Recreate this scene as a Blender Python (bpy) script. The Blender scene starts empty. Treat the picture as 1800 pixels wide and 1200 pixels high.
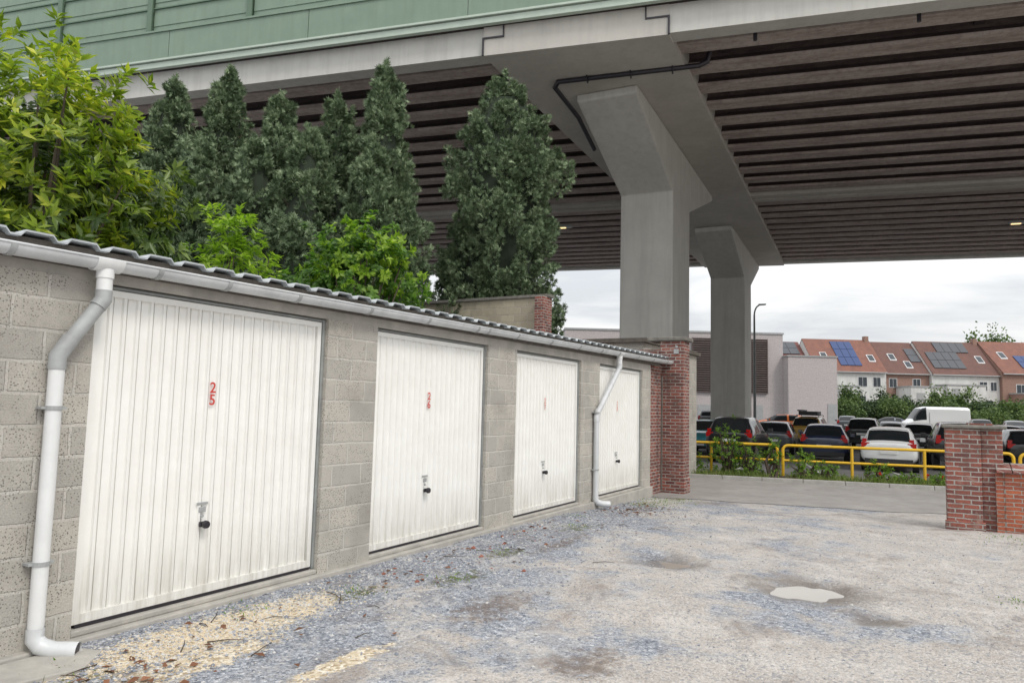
import bpy, bmesh, math, random
import numpy as np
from mathutils import Vector, Matrix, noise
random.seed(7); rng=np.random.default_rng(7)
SC=bpy.context.scene; COL=SC.collection
rad=math.radians
# ------------------------------------------------------------------ materials
class NT:
    def __init__(s,name):
        s.m=bpy.data.materials.new(name); s.m.use_nodes=True; s.t=s.m.node_tree
        s.b=s.t.nodes['Principled BSDF']; s.o=s.t.nodes['Material Output']
    def n(s,typ,**kw):
        x=s.t.nodes.new(typ)
        for k,v in kw.items(): setattr(x,k,v)
        return x
    def l(s,a,b): s.t.links.new(a,b)
    def noise(s,vec,scale,detail=4,rough=.6,dist=0):
        x=s.n('ShaderNodeTexNoise'); x.inputs['Scale'].default_value=scale; x.inputs['Detail'].default_value=detail
        x.inputs['Roughness'].default_value=rough; x.inputs['Distortion'].default_value=dist
        if vec is not None: s.l(vec,x.inputs['Vector'])
        return x.outputs['Fac']
    def ramp(s,fac,stops):
        x=s.n('ShaderNodeValToRGB'); e=x.color_ramp.elements
        while len(e)<len(stops): e.new(.5)
        for k,(p,c) in enumerate(stops):
            e[k].position=p; e[k].color=(c if len(c)==4 else (*c,1)) if hasattr(c,'__len__') else (c,c,c,1)
        s.l(fac,x.inputs[0]); return x.outputs[0]
    def mix(s,fac,a,b,mode='MIX'):
        x=s.n('ShaderNodeMix'); x.data_type='RGBA'; x.blend_type=mode
        for sock,v in ((0,fac),(6,a),(7,b)):
            if isinstance(v,(int,float)): x.inputs[sock].default_value=v
            elif isinstance(v,tuple): x.inputs[sock].default_value=(*v,1) if len(v)==3 else v
            else: s.l(v,x.inputs[sock])
        return x.outputs[2]
    def math(s,op,a,b=0.,clamp=False):
        x=s.n('ShaderNodeMath',operation=op,use_clamp=clamp)
        for k,v in ((0,a),(1,b)):
            if isinstance(v,(int,float)): x.inputs[k].default_value=v
            else: s.l(v,x.inputs[k])
        return x.outputs[0]
    def bump(s,h,strength=.3,dist=.02):
        x=s.n('ShaderNodeBump'); x.inputs['Strength'].default_value=strength; x.inputs['Distance'].default_value=dist
        s.l(h,x.inputs['Height']); s.l(x.outputs[0],s.b.inputs['Normal']); return x.outputs[0]
    def obj(s): return s.n('ShaderNodeTexCoord').outputs['Object']
    def pos(s): return s.n('ShaderNodeNewGeometry').outputs['Position']

def M(name,c1,c2=None,scale=4,rough=.7,bump=0.,bscale=40,metal=0.,streak=False,grime=None,spec=.5,sfac=.55):
    a=NT(name); v=a.obj(); c2=c2 or tuple(x*.8 for x in c1)
    f=a.noise(v,scale,4,.65)
    col=a.mix(a.ramp(f,[(.3,0.),(.7,1.)]),c1,c2)
    if streak:
        mp=a.n('ShaderNodeMapping'); a.l(v,mp.inputs[0]); mp.inputs['Scale'].default_value=(1.6,1.6,.12)
        g=a.noise(mp.outputs[0],2.2,4,.7)
        col=a.mix(a.ramp(g,[(.45,0.),(.75,sfac)]),col,grime or tuple(x*.5 for x in c1))
    a.l(col,a.b.inputs['Base Color']); a.b.inputs['Roughness'].default_value=rough; a.b.inputs['Metallic'].default_value=metal
    a.b.inputs['Specular IOR Level'].default_value=spec
    if bump: a.bump(a.noise(v,bscale,3,.7),bump,.01)
    return a.m

def brickmat(name,c1,c2,mortar,bw,bh,ms=.012,bump=.6,dark=None,dscale=1.5,fine=60,pit=False,light=None):
    a=NT(name); v=a.obj(); sp=a.n('ShaderNodeSeparateXYZ'); a.l(v,sp.inputs[0])
    u=a.math('ADD',sp.outputs[0],sp.outputs[1]); cb=a.n('ShaderNodeCombineXYZ'); a.l(u,cb.inputs[0]); a.l(sp.outputs[2],cb.inputs[1])
    nz=a.noise(v,6,2); w=a.math('MULTIPLY',a.math('SUBTRACT',nz,.5),.02)
    va=a.n('ShaderNodeVectorMath',operation='ADD'); a.l(cb.outputs[0],va.inputs[0]); c3=a.n('ShaderNodeCombineXYZ'); a.l(w,c3.inputs[0]); a.l(w,c3.inputs[1]); a.l(c3.outputs[0],va.inputs[1])
    b=a.n('ShaderNodeTexBrick'); a.l(va.outputs[0],b.inputs['Vector']); b.inputs['Scale'].default_value=1
    b.inputs['Brick Width'].default_value=bw; b.inputs['Row Height'].default_value=bh; b.inputs['Mortar Size'].default_value=ms
    b.inputs['Mortar Smooth'].default_value=.3; b.inputs['Bias'].default_value=0
    b.inputs['Color1'].default_value=(*c1,1); b.inputs['Color2'].default_value=(*c2,1); b.inputs['Mortar'].default_value=(*mortar,1)
    f=a.noise(v,fine,4,.75); col=a.mix(.55,b.outputs[0],a.ramp(f,[(.3,.35),(.7,1.)]),'MULTIPLY')
    col=a.mix(1.,col,(1.25,1.25,1.25),'MULTIPLY')
    if pit:
        vo=a.n('ShaderNodeTexVoronoi'); a.l(v,vo.inputs[0]); vo.inputs['Scale'].default_value=62
        p=a.math('LESS_THAN',vo.outputs['Distance'],.30)
        b2=a.n('ShaderNodeTexBrick'); a.l(va.outputs[0],b2.inputs['Vector']); b2.inputs['Scale'].default_value=1; b2.inputs['Brick Width'].default_value=bw; b2.inputs['Row Height'].default_value=bh; b2.inputs['Mortar Size'].default_value=ms
        b2.inputs['Color1'].default_value=(1,1,1,1); b2.inputs['Color2'].default_value=(0,0,0,1); b2.inputs['Mortar'].default_value=(0,0,0,1)
        gate=a.ramp(a.math('ADD',a.noise(v,5,3),a.math('MULTIPLY',b2.outputs[0],.14)),[(.50,0.),(.60,1.)])
        col=a.mix(a.math('MULTIPLY',a.math('MULTIPLY',p,gate),.8),col,tuple(x*.28 for x in c1))
    if light:
        d=a.noise(v,dscale*1.7,5,.75,.5); col=a.mix(a.ramp(d,[(.56,0.),(.66,.7)]),col,light)
    if dark:
        d=a.noise(v,dscale,4,.7); col=a.mix(a.ramp(d,[(.48,0.),(.72,.75)]),col,dark)
    a.l(col,a.b.inputs['Base Color']); a.b.inputs['Roughness'].default_value=.92; a.b.inputs['Specular IOR Level'].default_value=.2
    h=a.math('ADD',a.math('MULTIPLY',b.outputs['Fac'],-1.),a.math('MULTIPLY',f,.8)); a.bump(h,bump,.014)
    return a.m

def leafmat(name,ca,cb,cc=None,trans=.35,nscale=1.2,rough=.5):
    a=NT(name); g=a.n('ShaderNodeNewGeometry'); r=g.outputs['Random Per Island']
    f=a.noise(g.outputs['Position'],nscale,2,.6)
    m=a.math('ADD',a.math('MULTIPLY',r,.6),a.math('MULTIPLY',a.ramp(f,[(.35,0.),(.65,1.)]),.4))
    col=a.ramp(m,[(.05,ca),(.6,cb),(1.,cc or cb)])
    a.l(col,a.b.inputs['Base Color']); a.b.inputs['Roughness'].default_value=rough; a.b.inputs['Specular IOR Level'].default_value=.35
    if trans>0:
        t=a.n('ShaderNodeBsdfTranslucent'); a.l(a.mix(1.,col,(1.3,1.5,.6),'MULTIPLY'),t.inputs[0])
        mx=a.n('ShaderNodeMixShader'); mx.inputs[0].default_value=trans; a.l(a.b.outputs[0],mx.inputs[1]); a.l(t.outputs[0],mx.inputs[2]); a.l(mx.outputs[0],a.o.inputs[0])
    return a.m
def emis(name,c,s):
    a=NT(name); a.b.inputs['Emission Color'].default_value=(*c,1); a.b.inputs['Emission Strength'].default_value=s; a.b.inputs['Base Color'].default_value=(*c,1); return a.m

# ------------------------------------------------------------------ mesh helpers
def empty(name,loc=(0,0,0),rz=0):
    o=bpy.data.objects.new(name,None); o.location=loc; o.rotation_euler[2]=rz; COL.objects.link(o); return o
def obj(name,verts,faces,mat,parent=None,smooth=False,mats=None,fm=None):
    me=bpy.data.meshes.new(name); me.from_pydata([tuple(v) for v in verts],[],faces)
    for m in (mats or [mat]): me.materials.append(m)
    if fm is not None: me.polygons.foreach_set('material_index',fm)
    if smooth: me.polygons.foreach_set('use_smooth',[True]*len(me.polygons))
    me.update(); o=bpy.data.objects.new(name,me); COL.objects.link(o)
    if parent: o.parent=parent
    return o
class MB:
    def __init__(s): s.v=[];s.f=[];s.m=[]
    def add(s,v,f,m=0):
        k=len(s.v); s.v+= [tuple(x) for x in v]; s.f+=[tuple(i+k for i in q) for q in f]; s.m+=[m]*len(f)
    def box(s,x0,x1,y0,y1,z0,z1,m=0):
        v=[(x0,y0,z0),(x1,y0,z0),(x1,y1,z0),(x0,y1,z0),(x0,y0,z1),(x1,y0,z1),(x1,y1,z1),(x0,y1,z1)]
        s.add(v,[(0,3,2,1),(4,5,6,7),(0,1,5,4),(1,2,6,5),(2,3,7,6),(3,0,4,7)],m)
    def prism(s,poly,fn,a,b,m=0):
        n=len(poly); v=[fn(p,a) for p in poly]+[fn(p,b) for p in poly]
        s.add(v,[tuple(range(n))[::-1],tuple(range(n,2*n))]+[(i,(i+1)%n,n+(i+1)%n,n+i) for i in range(n)],m)
    def tube(s,pts,r,n=12,m=0,cap=True):
        pts=[Vector(p) for p in pts]; rs=r if hasattr(r,'__len__') else [r]*len(pts); v=[];f=[]
        t=(pts[1]-pts[0]).normalized(); u=t.orthogonal().normalized()
        for i,p in enumerate(pts):
            if i==0: t=pts[1]-pts[0]
            elif i==len(pts)-1: t=pts[-1]-pts[-2]
            else: t=(pts[i+1]-p).normalized()+(p-pts[i-1]).normalized()
            t.normalize(); u=(u-t*u.dot(t)).normalized(); w=t.cross(u)
            for k in range(n):
                a=2*math.pi*k/n; v.append(p+(u*math.cos(a)+w*math.sin(a))*rs[i])
        for i in range(len(pts)-1):
            for k in range(n): f.append((i*n+k,i*n+(k+1)%n,(i+1)*n+(k+1)%n,(i+1)*n+k))
        if cap: f.append(tuple(range(n))[::-1]); f.append(tuple((len(pts)-1)*n+k for k in range(n)))
        s.add(v,f,m)
    def make(s,name,mats,parent=None,smooth=False,bevel=0,auto=None):
        if not isinstance(mats,list): mats=[mats]
        o=obj(name,s.v,s.f,None,parent,smooth,mats,s.m)
        if bevel:
            b=o.modifiers.new('b','BEVEL'); b.width=bevel; b.segments=2; b.limit_method='ANGLE'
        if auto:
            for p in o.data.polygons: p.use_smooth=True
            try: o.data.set_sharp_from_angle(angle=auto)
            except Exception: pass
        return o
def leaves(name,P,Dv,Nv,Ln,Wd,mat,parent=None,fold=False):
    n=len(P); Dv=Dv/np.linalg.norm(Dv,axis=1)[:,None]; S=np.cross(Dv,Nv); S/= (np.linalg.norm(S,axis=1)[:,None]+1e-9)
    Nn=np.cross(S,Dv); L=Ln[:,None]; W=Wd[:,None]
    a=P; b=P+Dv*L*.42+S*W*.5+Nn*W*.18; c=P+Dv*L-Nn*L*.06; d=P+Dv*L*.42-S*W*.5+Nn*W*.18
    V=np.stack([a,b,c,d],1).reshape(-1,3)
    me=bpy.data.meshes.new(name); me.vertices.add(4*n); me.vertices.foreach_set('co',V.ravel().astype(np.float32))
    if fold:
        me.loops.add(6*n); me.polygons.add(2*n)
        base=np.arange(n)*4; idx=np.stack([base,base+1,base+2,base,base+2,base+3],1).ravel()
        me.loops.foreach_set('vertex_index',idx.astype(np.int32)); me.polygons.foreach_set('loop_start',(np.arange(2*n)*3).astype(np.int32))
    else:
        me.loops.add(4*n); me.polygons.add(n); me.loops.foreach_set('vertex_index',np.arange(4*n,dtype=np.int32)); me.polygons.foreach_set('loop_start',(np.arange(n)*4).astype(np.int32))
    me.update(calc_edges=True); me.validate(); me.materials.append(mat)
    o=bpy.data.objects.new(name,me); COL.objects.link(o)
    if parent: o.parent=parent
    return o

# ------------------------------------------------------------------ frames
A0=Vector((-2.88,4.78,0)); GD=Vector((.4962,.8682,0)); GN=Vector((.8682,-.4962,0))
Lx=Vector((.9588,-.2841,0)); Py=Vector((.2841,.9588,0)); ANG_L=math.atan2(-.2841,.9588)
def q_of(x,y): return .2841*x+.9588*y
def sm(t): t=max(0,min(1,t)); return t*t*(3-2*t)
def gz(x,y):
    q=q_of(x,y)
    return -.2*sm((q-8)/9)-.15*sm((q-19)/5)+.25*sm((q-48)/16)

# ------------------------------------------------------------------ world / sun / camera
w=bpy.data.worlds.new("World"); SC.world=w; w.use_nodes=True; nt=w.node_tree; bg=nt.nodes['Background']
SUN_EL=rad(48); sun_dir=Vector((.62,-.78,0)).normalized()
sky=nt.nodes.new('ShaderNodeTexSky'); sky.sky_type='NISHITA'; sky.sun_disc=False; sky.sun_elevation=SUN_EL
sky.sun_rotation=math.atan2(sun_dir.x,sun_dir.y)%(2*math.pi)
sky.air_density=1.5; sky.dust_density=4
sc=nt.nodes.new('ShaderNodeMix'); sc.data_type='RGBA'; sc.blend_type='MULTIPLY'; sc.inputs[0].default_value=1; nt.links.new(sky.outputs[0],sc.inputs[6]); sc.inputs[7].default_value=(.12,.12,.12,1)
tc=nt.nodes.new('ShaderNodeTexCoord'); sp=nt.nodes.new('ShaderNodeSeparateXYZ'); nt.links.new(tc.outputs['Generated'],sp.inputs[0])
mp=nt.nodes.new('ShaderNodeMapping'); mp.inputs['Scale'].default_value=(1,1,5.5); nt.links.new(tc.outputs['Generated'],mp.inputs[0])
nz=nt.nodes.new('ShaderNodeTexNoise'); nz.inputs['Scale'].default_value=2.8; nz.inputs['Detail'].default_value=7; nz.inputs['Roughness'].default_value=.55; nz.inputs['Distortion'].default_value=.4; nt.links.new(mp.outputs[0],nz.inputs[0])
cr=nt.nodes.new('ShaderNodeValToRGB'); e=cr.color_ramp.elements; e[0].position=.36; e[0].color=(.70,.73,.77,1); e[1].position=.58; e[1].color=(1,1,1,1); nt.links.new(nz.outputs[0],cr.inputs[0])
zr=nt.nodes.new('ShaderNodeMapRange'); zr.inputs[1].default_value=0; zr.inputs[2].default_value=1; zr.inputs[3].default_value=1.0; zr.inputs[4].default_value=1.95; nt.links.new(sp.outputs[2],zr.inputs[0])
gm=nt.nodes.new('ShaderNodeVectorMath'); gm.operation='SCALE'; nt.links.new(cr.outputs[0],gm.inputs[0]); nt.links.new(zr.outputs[0],gm.inputs[3])
mx=nt.nodes.new('ShaderNodeMix'); mx.data_type='RGBA'; mx.inputs[0].default_value=.9; nt.links.new(sc.outputs[2],mx.inputs[6]); nt.links.new(gm.outputs[0],mx.inputs[7])
nt.links.new(mx.outputs[2],bg.inputs[0]); bg.inputs[1].default_value=1.0
sl=bpy.data.lights.new('sun','SUN'); sl.energy=1.5; sl.angle=rad(14); sl.color=(1,.96,.9); so=bpy.data.objects.new('sun',sl); COL.objects.link(so)
dv=-(sun_dir*math.cos(SUN_EL)+Vector((0,0,math.sin(SUN_EL)))); so.rotation_euler=dv.to_track_quat('-Z','Y').to_euler()

cd=bpy.data.cameras.new('camera'); cam=bpy.data.objects.new('camera',cd); COL.objects.link(cam); SC.camera=cam
cd.sensor_width=36; cd.lens=25; cd.clip_end=3000; cd.clip_start=.05
p=math.atan(112/1250); ee=.025; X=Vector((1,0,0)); Up=Vector((0,-math.sin(p),math.cos(p))); F=Vector((0,math.cos(p),math.sin(p)))
R=X*math.cos(ee)+Up*math.sin(ee); U=Up*math.cos(ee)-X*math.sin(ee)
cam.matrix_world=Matrix(((R.x,U.x,-F.x,0),(R.y,U.y,-F.y,0),(R.z,U.z,-F.z,1.6),(0,0,0,1)))
SC.view_settings.view_transform='Standard'; SC.view_settings.look='None'; SC.view_settings.exposure=0

# ------------------------------------------------------------------ ground
def groundmat():
    a=NT('gravel_ground'); P=a.pos(); sp=a.n('ShaderNodeSeparateXYZ'); a.l(P,sp.inputs[0])
    dx=a.math('ADD',sp.outputs[0],2.88); dy=a.math('SUBTRACT',sp.outputs[1],4.78)
    s_=a.math('ADD',a.math('MULTIPLY',dx,.4962),a.math('MULTIPLY',dy,.8682))
    n_=a.math('SUBTRACT',a.math('MULTIPLY',dx,.8682),a.math('MULTIPLY',dy,.4962))
    big=a.noise(P,.55,3,.6,.6); med=a.noise(P,2.3,4,.72,.5); fine=a.noise(P,26,5,.8)
    vo=a.n('ShaderNodeTexVoronoi'); a.l(P,vo.inputs[0]); vo.inputs['Scale'].default_value=42
    vo2=a.n('ShaderNodeTexVoronoi'); a.l(P,vo2.inputs[0]); vo2.inputs['Scale'].default_value=95
    sv=a.n('ShaderNodeSeparateXYZ'); a.l(vo.outputs['Color'],sv.inputs[0]); sv2=a.n('ShaderNodeSeparateXYZ'); a.l(vo2.outputs['Color'],sv2.inputs[0])
    grav=a.ramp(sv.outputs[0],[(0,(.10,.115,.14)),(.5,(.26,.28,.32)),(.85,(.40,.425,.47)),(1,(.75,.76,.78))])
    grav=a.mix(.5,grav,a.ramp(sv2.outputs[0],[(0,(.09,.10,.125)),(.6,(.33,.35,.39)),(1,(.7,.71,.74))]))
    dirt=a.mix(a.ramp(med,[(.32,0.),(.68,1.)]),(.40,.35,.31),(.60,.56,.52))
    dirt=a.mix(.38,dirt,a.ramp(sv2.outputs[1],[(0,(.18,.17,.17)),(.45,(.46,.44,.42)),(.9,(.66,.64,.61)),(1,(.85,.83,.8))]))
    dirt=a.mix(a.math('MULTIPLY',a.math('GREATER_THAN',sv.outputs[2],.86),.6),dirt,(.26,.27,.29))
    g1=a.math('MULTIPLY',a.math('SUBTRACT',1.6,n_),.42)
    k=a.math('ADD',a.math('ADD',g1,a.math('MULTIPLY',a.math('SUBTRACT',big,.5),7.0)),a.math('MULTIPLY',a.math('SUBTRACT',med,.5),4.0))
    k=a.math('ADD',k,a.math('MULTIPLY',a.math('SUBTRACT',fine,.5),1.6)); k=a.math('ADD',k,.8)
    col=a.mix(a.ramp(k,[(.1,0.),(.9,1.)]),dirt,grav)
    dm=a.noise(P,.9,4,.7,1.2); col=a.mix(a.ramp(dm,[(.54,0.),(.66,.55)]),col,(.22,.18,.155))
    dm3=a.noise(P,1.6,4,.75,.9); col=a.mix(a.ramp(dm3,[(.53,0.),(.68,.5)]),col,(.68,.64,.60))
    def ell(cs,cn,rs,rn):
        e=a.math('ADD',a.math('POWER',a.math('ABSOLUTE',a.math('DIVIDE',a.math('SUBTRACT',s_,cs),rs)),2.),a.math('POWER',a.math('ABSOLUTE',a.math('DIVIDE',a.math('SUBTRACT',n_,cn),rn)),2.))
        return a.math('SUBTRACT',1.,e)
    pn=a.math('SUBTRACT',a.noise(P,9,4,.8),.5)
    def patch(cs,cn,rs,rn,col,c,amp=1.6,lo=.1,hi=.5,st=1.):
        m=a.math('ADD',ell(cs,cn,rs,rn),a.math('MULTIPLY',pn,amp*2))
        m=a.ramp(m,[(lo,0.),(hi,st)]); return a.mix(m,col,c)
    yel=a.ramp(sv.outputs[1],[(0,(.40,.31,.20)),(.5,(.66,.56,.41)),(1,(.84,.78,.66))])
    col=patch(.75,.62,1.3,.34,col,yel,1.4); col=patch(.1,1.05,.9,.2,col,yel); col=patch(.75,1.75,.5,.11,col,yel)
    moss=a.mix(fine,(.05,.055,.02),(.16,.165,.06))
    for q in ((2.0,.75,.35,.14),(2.9,1.15,.5,.2),(4.1,.95,.4,.16),(6.2,.9,.6,.2),(-.4,.8,.35,.2),(4.5,6.6,.7,.4),(11.5,.7,.6,.25),(7.5,6.5,1.,.4)): col=patch(*q,col,moss,2.6,.35,1.0,.8)
    brown=a.mix(fine,(.07,.05,.04),(.24,.18,.14))
    for q in ((-.35,1.0,.5,.22),(9.0,.75,.8,.3),(2.3,1.9,.6,.3),(1.6,3.0,.4,.25),(5.0,1.2,.8,.15)): col=patch(*q,col,brown,2.2,.2,1.1,.7)
    for (px,py,pr) in ((2.75,6.65,.75),(1.75,7.73,.5),(2.9,5.75,.28)):
        vm=a.n('ShaderNodeVectorMath',operation='DISTANCE'); a.l(P,vm.inputs[0]); vm.inputs[1].default_value=(px,py,0)
        d=a.math('ADD',a.math('DIVIDE',vm.outputs['Value'],pr),a.math('MULTIPLY',a.math('SUBTRACT',med,.5),1.8))
        col=a.mix(a.ramp(d,[(.35,.75),(1.,0.)]),col,(.17,.15,.135))
    a.l(col,a.b.inputs['Base Color']); a.b.inputs['Roughness'].default_value=.9; a.b.inputs['Specular IOR Level'].default_value=.25
    h=a.math('ADD',a.math('MULTIPLY',vo.outputs['Distance'],-1.),a.math('ADD',a.math('MULTIPLY',vo2.outputs['Distance'],-.5),a.math('MULTIPLY',fine,.8)))
    a.bump(h,.7,.02)
    return a.m
PUD=[(2.75,6.65,.40,.075),(1.75,7.73,.3,.06),(2.9,5.75,.18,.03)]
def gh(x,y):
    z=gz(x,y); q=q_of(x,y)
    if q<14.5 and abs(x)<16:
        k=min(1,(14.5-q)/2)
        z+=k*(.030*(noise.noise(Vector((x*.7,y*.7,3)))) + .014*noise.noise(Vector((x*3,y*3,1)))+.008*noise.noise(Vector((x*11,y*11,1))))
    for px,py,r,d in PUD:
        dd=((x-px)**2+((y-py)*1.3)**2)
        if dd<4:
            g=math.exp(-dd/(r*r)); z+=-d*g+.045*g**.5*noise.noise(Vector((x*4.2,y*4.2,9)))
    return z
xs=[-900,-400,-200,-100,-60,-40,-25,-15]+list(np.arange(-8,13,.075))+[14,17,20,25,30,40,60,100,150,250,450,900]
ys=[-60,-20,-5,0,2]+list(np.arange(3,16,.075))+list(np.arange(16,30,1.))+list(np.arange(30,80,2.))+[90,110,150,220,350,600,1000,1800]
V=[(x,y,gh(x,y)) for y in ys for x in xs]; nx=len(xs)
Fc=[(j*nx+i,j*nx+i+1,(j+1)*nx+i+1,(j+1)*nx+i) for j in range(len(ys)-1) for i in range(nx-1)]
obj('ground',V,Fc,groundmat(),smooth=True)
def watermat():
    a=NT('puddle_water'); a.b.inputs['Base Color'].default_value=(.34,.31,.27,1); a.b.inputs['Roughness'].default_value=.02; a.b.inputs['IOR'].default_value=1.33
    a.b.inputs['Specular IOR Level'].default_value=.9
    return a.m
wm=watermat()
for (px,py,r,d),lev in zip(PUD[:2],(.043,.042)):
    zz=gz(px,py)+.03*noise.noise(Vector((px*.7,py*.7,3)))-lev; pts=[(px+1.5*r*math.cos(t*math.pi/20),py+1.1*r*math.sin(t*math.pi/20),zz) for t in range(40)]
    obj('puddle',pts,[tuple(range(40))],wm)

def strip(name,q0,q1,x0,x1,mat,dz=.004,nq=12,nx_=30,wob=0):
    V=[];Fc=[]
    for j in range(nq+1):
        for i in range(nx_+1):
            q=q0+(q1-q0)*j/nq; x=x0+(x1-x0)*i/nx_
            if j in (0,nq) and wob: q+=wob*noise.noise(Vector((x*.9,j,2)))
            W=Lx*x+Py*q; V.append((W.x,W.y,gz(W.x,W.y)+dz))
    Fc=[(j*(nx_+1)+i,j*(nx_+1)+i+1,(j+1)*(nx_+1)+i+1,(j+1)*(nx_+1)+i) for j in range(nq) for i in range(nx_)]
    return obj(name,V,Fc,mat,smooth=True)
asph=M('road_asphalt',(.36,.34,.32),(.27,.255,.24),1.2,.85,.5,90,streak=True,grime=(.21,.19,.17),sfac=.5)
strip('road',14.7,19.9,-60,80,asph,.008,20,300,.35)
kerbm=M('kerb_concrete',(.42,.41,.38),(.3,.29,.27),5,.85,.3)
mb=MB()
for i in range(-40,60):
    x0=i*1.0; W0=Lx*x0+Py*19.9; z=gz(W0.x,W0.y); mb.box(x0+.006,x0+.994,19.9,20.03,z-.1,z+.10)
k=mb.make('kerb',kerbm,bevel=.012); k.rotation_euler[2]=ANG_L
verge=M('verge_soil_grass',(.12,.13,.05),(.25,.21,.15),3,.95,.6,60)
strip('verge',20.04,23.2,-60,80,verge,.05,10,150)
park=M('parking_asphalt',(.20,.195,.19),(.13,.128,.125),.8,.85,.3,80)
strip('parking_lot',23.2,72,-60,120,park,.006,40,60)
linem=M('painted_line',(.6,.6,.58),(.4,.4,.38),6,.8)
mb=MB()
for i in range(-4,16):
    x0=-2+i*2.5; mb.box(x0,x0+.1,24.5,29.5,-.335,-.332)
o=mb.make('parking_markings',linem); o.rotation_euler[2]=ANG_L

# ------------------------------------------------------------------ garages
block=brickmat('concrete_block',(.52,.49,.435),(.42,.40,.365),(.56,.535,.49),.40,.20,.012,.8,dark=(.31,.29,.26),dscale=1.1,fine=90,pit=True)
redbrick=brickmat('red_brick',(.33,.115,.085),(.15,.065,.06),(.40,.37,.34),.21,.070,.011,1.,dark=(.11,.08,.07),dscale=2.4,fine=30,light=(.38,.26,.22))
orbrick=brickmat('orange_brick',(.46,.14,.07),(.30,.09,.06),(.38,.35,.31),.20,.06,.008,1.,dark=(.16,.08,.06),dscale=3,fine=40)
conc=M('old_concrete',(.48,.455,.41),(.34,.325,.30),5,.9,.5,50)
dconc=M('weathered_coping',(.24,.23,.20),(.13,.12,.11),8,.9,.6,50)
def doormat():
    a=NT('white_door_paint'); v=a.obj(); sp=a.n('ShaderNodeSeparateXYZ'); a.l(v,sp.inputs[0])
    f=a.noise(v,3,4,.7); col=a.mix(a.ramp(f,[(.35,0.),(.75,1.)]),(.87,.87,.84),(.81,.80,.765))
    mp=a.n('ShaderNodeMapping'); a.l(v,mp.inputs[0]); mp.inputs['Scale'].default_value=(9,1,.7); g=a.noise(mp.outputs[0],2,4,.75)
    low=a.ramp(sp.outputs[2],[(.08,1.),(.65,0.)]); d=a.math('MULTIPLY',low,a.ramp(g,[(.35,.15),(.7,.9)]))
    col=a.mix(d,col,(.50,.475,.42)); col=a.mix(a.ramp(g,[(.62,0.),(.85,.22)]),col,(.58,.56,.50))
    a.l(col,a.b.inputs['Base Color']); a.b.inputs['Roughness'].default_value=.42; return a.m
dm_=doormat()
greyfr=M('grey_frame',(.30,.32,.31),(.2,.21,.21),6,.6)
pvc=M('grey_pvc',(.66,.68,.69),(.56,.58,.59),4,.4,streak=True,sfac=.4)
pvcd=M('dark_grey_pvc',(.42,.44,.44),(.30,.31,.31),6,.45)
white=M('white_pvc',(.78,.79,.79),(.70,.71,.71),5,.4,streak=True,sfac=.3)
black=M('black_plastic',(.02,.018,.025),(.03,.025,.03),9,.35)
redp=M('red_paint',(.62,.05,.04),(.5,.05,.04),9,.5)
redp2=M('faded_red_paint',(.72,.32,.28),(.75,.42,.38),9,.5)
wood=M('dark_fascia_board',(.15,.13,.11),(.08,.07,.06),7,.85,.5)
sheet=M('grey_roof_sheet',(.50,.53,.55),(.38,.40,.41),3,.5,streak=True,sfac=.4)
gl,gr=(A0.x,A0.y,0), math.atan2(GD.y,GD.x)
DX=[0,2.87,5.78,8.72]; DW=[2.17,2.16,2.16,2.20]
G=empty('garage_row',gl,gr)
def gutterz(x): return 2.458+.0115*x
mb=MB()
piers=[(-4.0,0)]+[(DX[i]+DW[i],DX[i+1]) for i in range(3)]+[(DX[3]+DW[3],11.42)]
for a_,b_ in piers: mb.box(a_,b_,-.10,.25,-.4,2.36)
mb.box(-4,-.0001,.2501,5,-.4,2.4); mb.box(11.2,11.42,.2501,5,-.4,2.45); mb.box(-4,11.42,5.0,5.2,-.4,2.3)
mb.make('block_walls',block,G)
mb=MB(); mb.box(-4,11.42,-.098,.25,2.3602,2.50); mb.make('lintel_beam',conc,G)
mb=MB(); mb.box(-4,11.42,-.16,.3,-.4,.035)
for i in range(4): mb.box(DX[i]+.003,DX[i]+DW[i]-.003,-.098,.2,.0352,.075)
mb.make('concrete_plinth',conc,G,bevel=.01)
mb=MB(); mb.box(-4,11.42,.3,4.99,.02,.03); mb.make('garage_floor',conc,G)
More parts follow.
